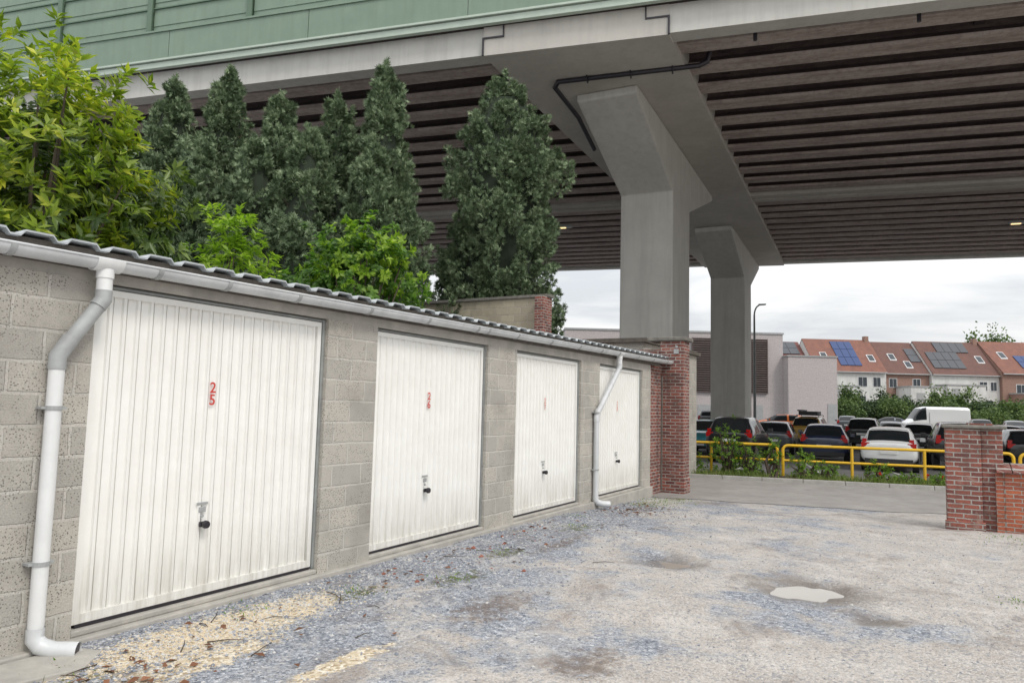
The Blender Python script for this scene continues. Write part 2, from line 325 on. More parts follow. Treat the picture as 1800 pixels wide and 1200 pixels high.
for i in range(4):
    x0,x1=DX[i],DX[i]+DW[i]; zt=2.352
    D_=empty('door_panel_%d'%i); D_.parent=G
    mb=MB(); mb.box(x0+.002,x0+.022,-.05,.05,.08,zt,0); mb.box(x1-.03,x1-.002,-.06,.05,.08,zt,0); mb.box(x0+.023,x1-.031,-.05,.05,zt-.022,zt,0)
    mb.make('frame',greyfr,D_,bevel=.004)
    fx0,fx1,fz0,fz1=x0+.028,x1-.036,.10,zt-.028
    mb=MB(); fw=.045
    mb.box(fx0,fx0+fw,-.045,.02,fz0,fz1); mb.box(fx1-fw,fx1,-.045,.02,fz0,fz1); mb.box(fx0+fw,fx1-fw,-.045,.02,fz1-fw,fz1); mb.box(fx0+fw,fx1-fw,-.043,.02,fz0,fz0+.06)
    nr=20; L0=fx0+fw; pw=(fx1-fx0-2*fw)/nr; prof=[]
    for k_ in range(nr):
        b0=L0+k_*pw; prof+= [(b0,0),(b0+pw*.55,0),(b0+pw*.61,-.018),(b0+pw*.78,-.018),(b0+pw*.84,0)]
        prof+= [(b0+pw*.93,0),(b0+pw*.95,.014),(b0+pw*.985,.014)]
    prof.append((fx1-fw,0)); n=len(prof)
    v=[(x,-.018+y,fz0+.06) for x,y in prof]+[(x,-.018+y,fz1-fw) for x,y in prof]
    mb.add(v,[(k_,k_+1,n+k_+1,n+k_) for k_ in range(n-1)])
    mb.make('ribbed_skin',dm_,D_)
    mb=MB(); mb.box(x0+.05,x1-.05,-.05,.0,.078,.098); mb.make('bottom_seal',black,D_)
    hx=x0+.97; hz=.66
    mb=MB(); mb.box(hx-.03,hx+.03,-.045,-.034,hz+.06,hz+.10); mb.box(hx-.05,hx+.05,-.042,-.034,hz+.115,hz+.135); mb.tube([(hx,-.034,hz+.03),(hx,-.05,hz+.03)],.012,10); mb.make('lock_plate',pvcd,D_,bevel=.003)
    mb=MB(); mb.tube([(hx+.0,-.034,hz-.03),(hx,-.075,hz-.03)],.014,12)
    mb.tube([(hx,-.072,hz-.03),(hx,-.085,hz-.03),(hx,-.11,hz-.03)],[.020,.032,.028],14); mb.box(hx-.028,hx+.045,-.068,-.045,hz-.05,hz-.01); mb.make('handle',black,D_,bevel=.004)
    for j,ch in enumerate(str(25+i)):
        t=bpy.data.curves.new('digit','FONT'); t.body=ch; t.size=.118; t.align_x='CENTER'; t.offset=.0012; t.extrude=.001; t.materials.append(redp if i<2 else redp2)
        o=bpy.data.objects.new('digit_%d'%j,t); COL.objects.link(o); o.parent=D_; o.location=(x0+1.0,-.0395,1.64-.095*j); o.rotation_euler=(rad(90),0,0)
mb=MB(); mb.add([(-4,-.14,2.40),(11.9,-.14,2.50),(11.9,-.103,2.50),(-4,-.103,2.40),(-4,-.14,2.515),(11.9,-.14,2.69),(11.9,-.103,2.69),(-4,-.103,2.515)],[(0,3,2,1),(4,5,6,7),(0,1,5,4),(1,2,6,5),(2,3,7,6),(3,0,4,7)]); mb.make('fascia_board',wood,G)
prof=[];x=-4.1
while x<12.2:
    prof+=[(x,0),(x+.06,0),(x+.085,.032),(x+.245,.032),(x+.27,0)]; x+=.27
n=len(prof); y0,y1=-.19,5.3
def zz(x,y): return gutterz(x)+.105-.03*(y-y0)
v=[]
for dz in (0,-.012):
    for yy in (y0,y1):
        for px,pz in prof: v.append((px,yy,zz(px,yy)+pz+dz))
f=[(k_,n+k_,n+k_+1,k_+1) for k_ in range(n-1)]+[(2*n+k_,2*n+k_+1,3*n+k_+1,3*n+k_) for k_ in range(n-1)]+[(k_,k_+1,2*n+k_+1,2*n+k_) for k_ in range(n-1)]
obj('corrugated_roof',v,f,sheet,G)
GY=-.215
mb=MB(); gx0,gx1=-4.,12.45
pr=[(GY+.068*math.cos(a),.068*math.sin(a)) for a in np.linspace(math.pi,2*math.pi,13)]+[(GY+.062*math.cos(a),.062*math.sin(a)) for a in np.linspace(2*math.pi,math.pi,13)]
def gf(p,t): return (t,p[0],gutterz(t)+p[1]+.03)
mb.prism(pr,gf,gx0,gx1)
mb.tube([(gx0,GY-.068,gutterz(gx0)+.03),(gx1,GY-.068,gutterz(gx1)+.03)],.008,8)
mb.tube([(gx1-.02,GY,gutterz(gx1)-.0),(gx1+.0,GY,gutterz(gx1)-.0)],.05,12)
mb.make('gutter',pvc,G,auto=rad(40))
mb=MB()
pr2=[(GY+.074*math.cos(a),.074*math.sin(a)) for a in np.linspace(math.pi,2*math.pi,13)]+[(GY+.069*math.cos(a),.069*math.sin(a)) for a in np.linspace(2*math.pi,math.pi,13)]
for cx in [-1.2,-.62,.32,.9,1.62,2.55,3.5,4.5,4.75,5.5,6.5,7.5,8.4,9.2,10.2,11.1,12.0]: mb.prism(pr2,gf,cx,cx+.035)
mb.make('gutter_brackets',pvcd,G,auto=rad(40))
def downpipe(name,xg,xw,m_top,dz=0):
    E=empty(name); E.parent=G; zg=gutterz(xg)
    mb=MB(); mb.prism([(GY+.078*math.cos(a),.078*math.sin(a)) for a in np.linspace(math.pi,2*math.pi,13)]+[(GY+.07*math.cos(a),.07*math.sin(a)) for a in np.linspace(2*math.pi,math.pi,13)],gf,xg-.09,xg+.09)
    mb.tube([(xg,GY,zg-.03),(xg,GY,zg-.09)],.055,16); mb.tube([(xg,GY,zg-.08),(xg,GY,zg-.20)],.049,16); mb.make('outlet',white,E,auto=rad(40))
    yw=-.165
    mb=MB(); pts=[(xg,GY,zg-.17),(xg,GY,zg-.23),(xg-.03,GY+.005,zg-.28)]; mb.tube(pts,.052,16)
    xa,za=xw+.04,zg-.33-abs(xg-xw)*.75-.05
    mb.tube([(xg-.02,GY+.004,zg-.27),(xa,yw-.003,za)],.046,16)
    mb.tube([(xa+.05*(1 if xg>xw else -1)*.6,yw-.004,za+.05),(xa,yw-.002,za),(xw,yw,za-.07),(xw,yw,za-.15)],.052,16); mb.make('elbows',pvcd if m_top==0 else pvc,E,auto=rad(40))
    mb=MB(); mb.tube([(xw,yw,za-.14),(xw,yw,.16+dz)],.046,16); mb.make('pipe',white if m_top==0 else pvc,E,auto=rad(40))
    mb=MB(); mb.tube([(xw,yw,.20+dz),(xw,yw,.13+dz),(xw+.02,yw-.03,.09+dz),(xw+.07,yw-.08,.062+dz),(xw+.16,yw-.19,.055+dz)],.052,16,cap=False)
    mb.tube([(xw+.155,yw-.184,.055+dz),(xw+.05,yw-.06,.064+dz)],.044,16,m=1); mb.make('shoe',[pvc,black],E,auto=rad(40))
    mb=MB()
    for zc in (.55,1.5): mb.tube([(xw,yw,zc),(xw,yw,zc+.025)],.052,16); mb.box(xw-.075,xw+.075,yw-.006,yw+.06,zc+.004,zc+.02)
    mb.make('clamps',pvcd,E)
downpipe('downpipe_a',-.02,-.25,0,-.02); downpipe('downpipe_b',9.35,8.45,1,-.06)
W_=empty('brick_wall',gl,gr)
mb=MB(); mb.box(11.425,12.398,-.02,.30,-.5,2.55); mb.make('wall',redbrick,W_)
Pl=empty('brick_gate_pillar',gl,gr)
mb=MB(); mb.box(12.40,12.86,-.50,.02,-.6,3.08); mb.box(12.42,13.1,.021,.5,-.6,2.9); mb.box(12.40,12.86,-.52,-.5002,-.2,.14)
mb.make('shaft',redbrick,Pl,bevel=.012)
mb=MB(); mb.box(12.34,12.92,-.57,.30,3.082,3.17); mb.make('coping',dconc,Pl,bevel=.02)
mb=MB(); mb.tube([(12.38,-.35,2.95),(12.399,-.35,2.95)],.03,12); mb.box(12.35,12.399,-.40,-.30,2.80,2.90); mb.make('junction_box',pvcd,Pl)
mb=MB(); mb.tube([(12.1,-.12,-.1),(12.1,-.12,2.3)],.022,8); mb.make('gate_bar',wood,W_)
sh=empty('flat_roof_shed',gl,gr)
mb=MB(); mb.box(12.95,17.5,.6,5.5,-.5,3.12); mb.make('walls',block,sh)
mb=MB(); mb.box(12.85,17.6,.5,5.6,3.122,3.22); mb.make('roof_edge',wood,sh)
mb=MB(); mb.box(11.5,12.35,.32,5.,-.5,2.70); mb.make('rear_room',redbrick,sh)
pw_=empty('parapet_wall',(1.0,18.5,0),math.atan2(.4962,-.8682))
beige=brickmat('beige_block',(.46,.41,.31),(.38,.335,.26),(.42,.385,.33),.40,.20,.012,.7,dark=(.25,.23,.18),dscale=1.2,fine=60)
mb=MB(); mb.box(.22,5.6,-.0,.22,-.4,4.42); mb.make('wall',beige,pw_)
mb=MB(); mb.box(-.02,.2195,-.01,.5,-.4,4.42); mb.make('brick_quoin',redbrick,pw_)
mb=MB(); mb.box(-.06,5.65,-.05,.27,4.422,4.50); mb.make('coping',dconc,pw_,bevel=.01)
mb=MB(); mb.prism([(-.62,-.18),(-.05,-.2),(.02,-.42),(-.2,-.62),(-.55,-.55),(-.75,-.4)],lambda p,t:(p[0],p[1],t),-.05,.022); mb.make('drain_slab',conc,empty('concrete_slab',gl,gr),bevel=.008)

# ------------------------------------------------------------------ right gate post and low wall
gp=empty('brick_gate_post',(6.72,11.05,0),math.atan2(GN.y,GN.x))
mb=MB(); mb.box(0,.46,0,.46,-.5,1.42); mb.box(.4601,.74,.08,.46,-.5,1.42); mb.box(-.03,.49,-.03,-.0002,-.5,.03); mb.make('shaft',redbrick,gp,bevel=.014)
mb=MB(); mb.box(-.04,.79,-.05,.5,1.421,1.475); mb.make('coping',dconc,gp,bevel=.018)
mb=MB(); mb.box(.30,.62,.1,.4,1.476,1.50); mb.make('loose_tile',redbrick,gp)
lw=empty('low_brick_wall',(6.72,11.05,0),math.atan2(GN.y,GN.x))
mb=MB(); mb.box(.63,.7398,-.03,.0798,-.5,.78);mb.box(.7402,6,-.04,.24,-.5,.78); mb.make('wall',orbrick,lw)
mb=MB()
x=.64
while x<6:
    mb.add([(x,-.09,.80),(x+.19,-.09,.80),(x+.19,.28,.92),(x,.28,.92),(x,-.09,.782),(x+.19,-.09,.782),(x+.19,.28,.782),(x,.28,.782)],[(0,1,2,3),(4,7,6,5),(0,4,5,1),(1,5,6,2),(2,6,7,3),(3,7,4,0)]); x+=.2
mb.make('tile_coping',redbrick,lw,bevel=.008)

# ------------------------------------------------------------------ yellow railing
yel=M('yellow_paint',(.80,.50,.02),(.70,.41,.02),8,.45,streak=True,grime=(.45,.28,.05),sfac=.4)
def railing(xa,xb,posts,la=True,lb=True):
    E=empty('yellow_railing',(0,0,0),ANG_L); q=22.0
    def zg(x): W=Lx*x+Py*q; return gz(W.x,W.y)
    z0=zg((xa+xb)/2); t=z0+.95; m_=z0+.52; r=.14; mb=MB(); pts=[]
    if la: pts+=[(xa,q,z0-.1),(xa,q,t-r)]+[(xa+r-r*math.cos(a),q,t-r+r*math.sin(a)) for a in np.linspace(.3,math.pi/2,5)]
    else: pts+=[(xa,q,t)]
    if lb: pts+=[(xb-r+r*math.sin(a),q,t-r+r*math.cos(a)) for a in np.linspace(0,1.3,5)]+[(xb,q,t-r),(xb,q,z0-.1)]
    else: pts+=[(xb,q,t)]
    mb.tube(pts,.042,10); mb.tube([(xa,q,m_),(xb,q,m_)],.036,10)
    for x in posts: mb.tube([(x,q,z0-.1),(x,q,t)],.042,10)
    mb.make('tubes',yel,E,auto=rad(50))
railing(-6,1.53,[-4,-2.2,-.3]); railing(1.68,7.4,[3.49,5.3]); railing(7.55,13.3,[9.4,11.3])

# ------------------------------------------------------------------ viaduct
V_=empty('concrete_viaduct',(0,0,0),ANG_L)
vconc=M('painted_concrete',(.58,.57,.53),(.50,.49,.455),.8,.8,.15,20,streak=True,grime=(.37,.36,.335),sfac=.45)
capc=M('cap_concrete',(.55,.525,.48),(.46,.44,.40),.6,.85,.2,12,streak=True,grime=(.36,.34,.32),sfac=.4)
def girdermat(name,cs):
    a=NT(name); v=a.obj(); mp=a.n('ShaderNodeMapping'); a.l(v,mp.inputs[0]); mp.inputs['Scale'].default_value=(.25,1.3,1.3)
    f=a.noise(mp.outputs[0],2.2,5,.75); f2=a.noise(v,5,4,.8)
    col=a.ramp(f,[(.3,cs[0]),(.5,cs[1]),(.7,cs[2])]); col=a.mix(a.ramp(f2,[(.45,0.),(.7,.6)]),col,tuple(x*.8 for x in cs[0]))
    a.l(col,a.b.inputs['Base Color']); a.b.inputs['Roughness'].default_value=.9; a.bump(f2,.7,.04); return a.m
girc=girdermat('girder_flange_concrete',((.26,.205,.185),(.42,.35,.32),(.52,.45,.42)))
gird=girdermat('painted_shade_girder_web',((.06,.042,.040),(.09,.065,.062),(.14,.105,.10)))  # web and side faces coloured dark to paint in the shade between flanges
dark=M('deck_soffit',(.06,.043,.042),(.035,.026,.027),1.2,.95,.5,10)  # soffit colour also darkened, standing in for shade above the girders
grn=M('green_panel_paint',(.205,.28,.21),(.175,.25,.185),1.2,.5,streak=True,grime=(.14,.19,.14),sfac=.4)
grn2=M('green_steel_post',(.115,.18,.12),(.09,.15,.10),2,.5)
grnl=M('pale_green_trim',(.47,.54,.46),(.40,.47,.40),3,.5)
XA,XB=-80,90
mb=MB(); mb.box(XA,XB,21.35,21.95,13.1,14.02); mb.box(XA,XB,57.9,58.6,13.1,14.2); mb.make('edge_beams',vconc,V_)
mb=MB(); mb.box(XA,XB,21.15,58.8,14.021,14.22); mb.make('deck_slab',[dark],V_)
mb=MB(); mb.box(XA,XB,20.98,21.149,13.98,14.20); mb.box(XA,XB,20.9,21.3,14.221,14.30); mb.make('pale_trim',grnl,V_,bevel=.01)
mb=MB(); x=XA
while x<XB: mb.box(x+.006,x+5.98,20.95,21.05,14.301,15.36); x+=6
mb.make('green_fascia',grn,V_)
mb=MB(); mb.box(XA,XB,20.90,21.1,15.361,15.43); mb.make('fascia_top_trim',grn,V_)
mb=MB(); posts=[]; x=-7.55-4.5*16
while x<XB: posts.append(x); x+=4.5
for x in posts:
    mb.box(x-.11,x+.11,20.98,21.02,15.461,19.3); mb.box(x-.02,x+.02,21.02,21.22,15.461,19.3); mb.box(x-.11,x+.11,21.22,21.26,15.461,19.3)
mb.make('barrier_posts',grn2,V_)
mb=MB(); mb2=MB()
for i in range(len(posts)-1):
    a_,b_=posts[i]+.115,posts[i+1]-.115
    for k_ in range(4):
        z0=15.50+k_*.95; mb.box(a_,b_,21.12,21.20,z0,z0+.90); mb2.box(a_,b_,21.06,21.13,z0+.901,z0+.948); mb.box(a_+.02,b_-.02,21.095,21.119,z0+.22,z0+.68)
mb.make('barrier_panels',grn,V_); mb2.make('barrier_rails',grn2,V_)
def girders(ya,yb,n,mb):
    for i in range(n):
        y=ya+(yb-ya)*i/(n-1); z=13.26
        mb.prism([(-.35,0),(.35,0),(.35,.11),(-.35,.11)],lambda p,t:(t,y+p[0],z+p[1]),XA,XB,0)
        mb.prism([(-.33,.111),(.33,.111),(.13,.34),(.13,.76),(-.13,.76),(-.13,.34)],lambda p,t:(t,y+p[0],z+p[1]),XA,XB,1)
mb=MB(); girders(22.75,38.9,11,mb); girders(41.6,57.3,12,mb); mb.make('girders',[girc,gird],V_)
mb=MB(); mb.box(XA,XB,39.55,40.05,13.15,14.02); mb.box(XA,XB,40.35,40.85,13.15,14.02); mb.make('median_beams',capc,V_)
mb=MB()
for x in np.arange(-75,90,7.5):
    mb.box(x,x+.3,22.0,39.5,13.7,14.0); mb.box(x,x+.3,40.9,57.8,13.7,14.0)
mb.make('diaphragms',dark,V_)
mb=MB(); mb.tube([(-4.9,27.5,11.9),(-5.2,25.6,12.5),(-5.67,23.7,12.85),(-5.5,23.5,12.95),(-.7,23.5,13.0),(-.45,23.5,13.1),(-.35,23.5,13.6)],.09,10)
for x in (-4.5,-3,-1.6): mb.box(x,x+.05,23.38,23.62,12.85,13.2)
mb.make('drain_pipe',black,V_,auto=rad(60))
mb=MB()
for x in np.arange(1,40,4.5): mb.tube([(x,22.15,13.5),(x,22.15,12.95)],.06,8)
mb.make('drain_stubs',black,V_)
def capbeam(xoff,name):
    mb=MB(); Aw=Vector((-1.18,22.56,0))+Lx*xoff; Bw=Vector((4.59,20.91,0))+Lx*xoff; T=Vector((.438,.899,0)); Aw-=T*.03; Bw-=T*.03
    pts=[Aw,Bw,Bw+T*37.95,Aw+T*37.95]
    mb.prism([(q.x,q.y) for q in pts],lambda p,t:(p[0],p[1],t),13.04,14.015); o=mb.make(name,capc)
    mb=MB(); Aw-=T*.012;Bw-=T*.012
    for Q,sg in ((Aw,1),(Bw,-1)):
        def bx(x0,x1,z0,z1):
            a_=Q+Lx*x0; b_=Q+Lx*x1; d=Py*.03; v=[(*(a_-d).xy,z0),(*(b_-d).xy,z0),(*(b_+d).xy,z0),(*(a_+d).xy,z0),(*(a_-d).xy,z1),(*(b_-d).xy,z1),(*(b_+d).xy,z1),(*(a_+d).xy,z1)]
            mb.add(v,[(0,3,2,1),(4,5,6,7),(0,1,5,4),(1,2,6,5),(2,3,7,6),(3,0,4,7)])
        bx(-.03,.03,13.04,13.6)
        if sg>0: bx(-.03,.72,13.6,13.65); bx(.68,.72,13.651,14.0)
        else: bx(-.72,.03,13.6,13.65); bx(-.72,-.68,13.651,14.0)
    return o,mb.make('joint',black)
def pier(O,name,zb,flare=14.4):
    E=empty(name,(O.x,O.y,0),math.atan2(.899,.438)); mb=MB(); x0,x1=5.5,8.8
    pr=[(x0,zb),(x1,zb),(x1,10.65),(flare,12.75),(flare,13.035),(0,13.035),(0,12.75),(x0,10.75)]
    mb.prism(pr,lambda p,t:(p[0],t,p[1]),0,2.28); mb.make('column',vconc,E,bevel=.06)
    return E
T=Vector((.438,.899,0)); O1=Vector((4.21,24.29,0))
for xo in (0,-36,36):
    o,j=capbeam(xo,'cap_beam')
    for t_ in (o,j):
        t_.parent=V_; t_.matrix_parent_inverse=Matrix.Rotation(-ANG_L,4,'Z')
    for kk,fl in ((0,14.5),(21.0,13.6)):
        e_=pier(O1+T*kk+Lx*xo,'pier',-.8,fl); e_.parent=V_; e_.matrix_parent_inverse=Matrix.Rotation(-ANG_L,4,'Z')
lampm=emis('lamp_glow',(1,.72,.35),1.6)
for X_,Y_ in ((3.2,45.2),(30,41.5)):
    W=Vector((X_,Y_,0)); x=W.dot(Lx); y=W.dot(Py); E=empty('under_deck_lamp'); E.parent=V_; E.location=(x,y,0)
    mb=MB(); mb.box(-.5,.5,-.18,.18,13.12,13.258); mb.make('housing',pvcd,E); mb=MB(); mb.box(-.38,.1,-.10,.10,13.09,13.119); mb.make('glass',lampm,E)

# ------------------------------------------------------------------ vegetation
def nrm(a): return a/np.linalg.norm(a,axis=1)[:,None]
cyp=leafmat('cypress_foliage',(.060,.095,.050),(.155,.22,.115),(.34,.41,.25),0,2.6,.7)
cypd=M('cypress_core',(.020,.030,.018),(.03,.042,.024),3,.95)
bark=M('bark',(.10,.075,.055),(.05,.04,.03),12,.95,.8,30)
def sprays(name,P,D,rg,L,mat,E,nb=5):
    """flat feathery sprays: a stem leaf plus side leaflets lying in one plane"""
    m=len(P); D=nrm(D); S=nrm(np.cross(D,rg.normal(0,1,(m,3)))); N=np.cross(S,D)
    Ps=[];Ds=[];Ls=[];Ns=[]
    for k in range(nb):
        if k==0: ps=P; ds=D; ls=L
        else:
            sg=1 if k%2 else -1; fr=.12+.30*((k-1)//2); ps=P+D*(L*fr)[:,None]; ds=D*.75+S*sg*.75+rg.normal(0,.12,(m,3)); ls=L*(.72-.16*((k-1)//2))
        Ps.append(ps);Ds.append(ds);Ls.append(ls);Ns.append(N+rg.normal(0,.15,(m,3)))
    L_=np.concatenate(Ls); return leaves(name,np.concatenate(Ps),np.concatenate(Ds),np.concatenate(Ns),L_,L_*rg.uniform(.20,.30,len(L_)),mat,E)
def cypress(x,y,h,r,seed,z0=0.,tap=.6,dens=1.0):
    rg=np.random.default_rng(seed); E=empty('cypress_tree',(x,y,z0)); mb=MB()
    mb.tube([(0,0,-.5),(.05,0,h*.4),(0,.05,h*.85)],[.16,.1,.02],8)
    for k in range(10):
        a=rg.uniform(0,6.28); z=h*rg.uniform(.1,.8); mb.tube([(0,0,z),(math.cos(a)*r*.6,math.sin(a)*r*.6,z+.5)],[.04,.012],5)
    mb.make('trunk',bark,E)
    def prof(t,a):
        b=np.where(t<.2,.86+.7*t,1.0)*np.where(t>tap,np.clip((1.02-t)/(1.02-tap),0,1)**.75,1.)
        return b*(1+.15*np.sin(2*a+seed)+.11*np.sin(3*a+9*t+seed)+.13*np.sin(15*t+2*a+seed*2))
    n1,n2=22,14; vv=[];ff=[]
    for i in range(n1+1):
        t=i/n1*.92
        for k in range(n2):
            a=k/n2*6.283; R_=r*.66*float(prof(np.array(t),np.array(a)))+.02; vv.append((R_*math.cos(a),R_*math.sin(a),h*t))
    for i in range(n1):
        for k in range(n2): ff.append((i*n2+k,i*n2+(k+1)%n2,(i+1)*n2+(k+1)%n2,(i+1)*n2+k))
    ff.append(tuple(n1*n2+k for k in range(n2)))
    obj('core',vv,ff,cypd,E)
    nc=int(34*h*r*dens); t=rg.beta(1.1,1.05,nc); a=rg.uniform(0,6.283,nc); R_=r*prof(t,a)*rg.uniform(.64,1.04,nc)
    C=np.stack([R_*np.cos(a),R_*np.sin(a),h*t*.96],1); out=nrm(np.stack([np.cos(a),np.sin(a),np.zeros(nc)],1))
    size=rg.uniform(.20,.50,nc)*np.where(t>.85,.6,1.); axis=nrm(out*rg.uniform(.4,1.1,(nc,1))+np.array([0,0,.85])+rg.normal(0,.25,(nc,3)))
    per=(120*size).astype(int)+16; idx=np.repeat(np.arange(nc),per); m=len(idx)
    tt=rg.uniform(0,1,(m,1))**.8; rrn=nrm(rg.normal(0,1,(m,3))); rad_=size[idx][:,None]*.50*np.sin(np.pi*(.12+.86*tt))*rg.uniform(.5,1.,(m,1))
    P=C[idx]+axis[idx]*(tt-.35)*size[idx][:,None]*1.6+rrn*rad_; P[:,2]=np.clip(P[:,2],.05,None)
    Dv=axis[idx]*.6+rrn*.8+rg.normal(0,.28,(m,3))
    sprays('foliage',P,Dv,rg,rg.uniform(.10,.20,m),cyp,E)
    Pn=[]
    for k in range(7):
        bx,by=rg.normal(0,.26*r,2); hh=h*rg.uniform(.86,.97); q=110; tq=rg.uniform(0,1,q); L_=h*.11
        if k==0: bx=by=0; hh=h*1.0
        Pn.append(np.stack([bx+rg.normal(0,1,q)*.15*(1.05-tq)*r,by+rg.normal(0,1,q)*.15*(1.05-tq)*r,hh-L_*(1-tq)],1))
    Pn=np.concatenate(Pn); m=len(Pn); sprays('tips',Pn,np.array([0,0,.8])+rg.normal(0,.5,(m,3)),rg,rg.uniform(.10,.19,m),cyp,E)
    return E
def at(px,Y): return (px-900)/1250*Y
def zt(px,py,Y): return 1.6+((712+.025*(px-900))-py)/1250*Y
cypress(at(877,20.7),20.7,zt(905,112,20.7)+.4,1.42,1,-.3,.78,1.2)
cypress(at(808,20.9),20.9,zt(795,372,20.9),.75,91,-.3,.6)
for k,(px,Y,top,r) in enumerate([(658,18.4,92,1.05),(572,19.0,150,1.0),(470,18.6,150,1.1),(375,18.5,102,.95),(275,18.0,122,1.05),(180,17.7,215,1.1),(60,17.2,150,1.3)]):
    cypress(at(px,Y),Y,zt(px,top,Y)+.1,r,k+3,0,.42)
for k,(px,Y,top,r) in enumerate([(520,17.4,205,1.0),(640,17.6,225,.95),(695,18.0,300,.5),(425,17.5,225,1.0),(325,17.2,225,1.0),(225,16.8,240,1.05)]):
    cypress(at(px,Y),Y,zt(px,top,Y),r,k+23,0,.55)

def shrub(name,c,rx,ry,rz,n_ros,per,ll,lw,mat,seed,droop=.2,up=.3,stems=14,shell=.55,z0=0):
    rg=np.random.default_rng(seed); E=empty(name,(c[0],c[1],0)); mb=MB(); cz=c[2]
    u=nrm(rg.normal(0,1,(n_ros,3))); rr=rg.uniform(shell**3,1.12,n_ros)**(1/3.)
    lump=1+.28*np.sin(3.1*u[:,0]*3+seed)*np.sin(2.7*u[:,1]*3+2*seed)+.22*np.sin(5*u[:,2]*2+seed+4*u[:,0])
    C=u*(rr*lump)[:,None]*np.array([rx,ry,rz])+np.array([0,0,cz])
    for k in range(stems):
        tip=C[rg.integers(0,n_ros)]*np.array([.85,.85,.97]); b=(rg.normal(0,.12),rg.normal(0,.12),z0-.2); mid=(tip[0]*.35+rg.normal(0,.1),tip[1]*.35,tip[2]*.55)
        mb.tube([b,mid,tip],[.06,.04,.01],6)
    mb.make('stems',bark,E)
    idx=np.repeat(np.arange(n_ros),per); m=len(idx); ax=nrm(u*.8+np.array([0,0,up])+rg.normal(0,.3,(n_ros,3)))[idx]
    side=np.cross(ax,rg.normal(0,1,(m,3))); side=nrm(side); Dv=side*rg.uniform(.6,1.1,(m,1))+ax*rg.uniform(.1,.9,(m,1)); Dv[:,2]-=droop
    P=C[idx]+ax*rg.uniform(-.12,.02,(m,1))*(ll/.14)
    leaves('leaves',P,Dv,ax+rg.normal(0,.25,(m,3)),rg.uniform(.65,1.2,m)*ll,rg.uniform(.8,1.2,m)*lw,mat,E,fold=True)
    return E
lau=leafmat('rhododendron_leaf',(.07,.12,.02),(.26,.34,.04),(.66,.62,.08),.4,1.0,.35)
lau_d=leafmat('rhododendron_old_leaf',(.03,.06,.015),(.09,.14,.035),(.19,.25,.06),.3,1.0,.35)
lg=leafmat('laurel_leaf',(.12,.22,.02),(.27,.40,.05),(.45,.56,.10),.45,1.2,.4)
mg=leafmat('hazel_leaf',(.045,.10,.02),(.12,.23,.05),(.26,.40,.09),.4,1.4,.4)
shrub('rhododendron_tree',(-7.0,10.2,4.75),1.45,1.5,1.75,640,14,.21,.065,lau,5,.1,stems=22,shell=.7,up=.8)
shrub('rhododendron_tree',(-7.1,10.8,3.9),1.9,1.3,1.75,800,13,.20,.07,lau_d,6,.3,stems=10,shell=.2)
shrub('rhododendron_tree',(-6.3,9.9,3.0),1.2,.9,.9,240,13,.19,.06,lau,15,.2,stems=8,shell=.6,up=.6)
shrub('laurel_bush',(at(395,13),13.2,3.75),.75,.7,1.45,210,12,.17,.06,lg,8,.25,up=1.,stems=12)
shrub('laurel_bush',(at(300,12.2),12.4,2.9),1.0,.7,.8,170,12,.15,.055,lg,9,.25,up=1.)
shrub('hazel_bush',(at(622,15.3),15.3,4.0),1.25,1.1,1.30,520,12,.15,.095,mg,10,.4,up=.2)
shrub('hazel_bush',(at(545,14.5),14.6,3.4),.9,.8,1.0,240,12,.14,.09,mg,11,.4)
shrub('laurel_bush',(at(625,15),14.9,4.45),1.1,.7,.8,140,10,.15,.08,lg,12,.4,up=.2,shell=.9)
shrub('hazel_bush',(at(700,16),16.2,3.3),.55,.5,.9,110,12,.14,.09,mg,13,.4)
weed=leafmat('weed_leaf',(.06,.12,.02),(.16,.28,.04),(.30,.42,.09),.4,2,.5)
for k,(x,q,h,r) in enumerate([(.15,21.6,1.45,.5),(.75,21.5,.95,.4),(-.9,21.7,.6,.5),(2.2,21.5,.75,.4),(2.8,21.6,.5,.35),(4.1,21.7,.6,.35),(1.4,21.3,1.1,.2),(5.6,21.6,.35,.4),(4.7,21.5,.3,.4)]):
    W=Lx*x+Py*q; g=gz(W.x,W.y); e_=shrub('weeds',(W.x,W.y,h*.5),r,r*.8,h*.55,int(200*r*h)+26,8,.10,.035,weed,40+k,.1,up=.7,stems=9); e_.location.z=g
rg=np.random.default_rng(99); m=26000; xx=rg.uniform(-8,22,m); qq=20.1+rg.beta(1.4,1.4,m)*2.9; keep=np.array([noise.noise(Vector((a*.9,b*1.2,5)))>-.12 for a,b in zip(xx,qq)]); xx=xx[keep];qq=qq[keep];m=len(xx)
P=np.stack([xx*.9588+qq*.2841,-xx*.2841+qq*.9588,np.zeros(m)],1); P[:,2]=[gz(a,b)+.04 for a,b in P[:,:2]]
grs=leafmat('grass_blade',(.08,.12,.03),(.18,.24,.06),(.38,.38,.18),.3,1,.6)
leaves('grass',P,np.array([0,0,1.])+rg.normal(0,.45,(m,3)),rg.normal(0,1,(m,3)),rg.uniform(.06,.24,m),rg.uniform(.008,.02,m),grs)
pop=M('poppy_petal',(.65,.03,.01),(.5,.02,.01),9,.5); pc_=[]
for (x,q) in ((5.35,20.6),(5.1,20.9),(3.9,20.5)):
    W=Lx*x+Py*q; pc_.append((W.x,W.y,gz(W.x,W.y)+.30))
Pp=np.repeat(np.array(pc_),6,0); m=len(Pp); leaves('poppies',Pp,rg.normal(0,1,(m,3))+np.array([0,0,.5]),rg.normal(0,1,(m,3)),np.full(m,.06),np.full(m,.06),pop)
tufts=[]
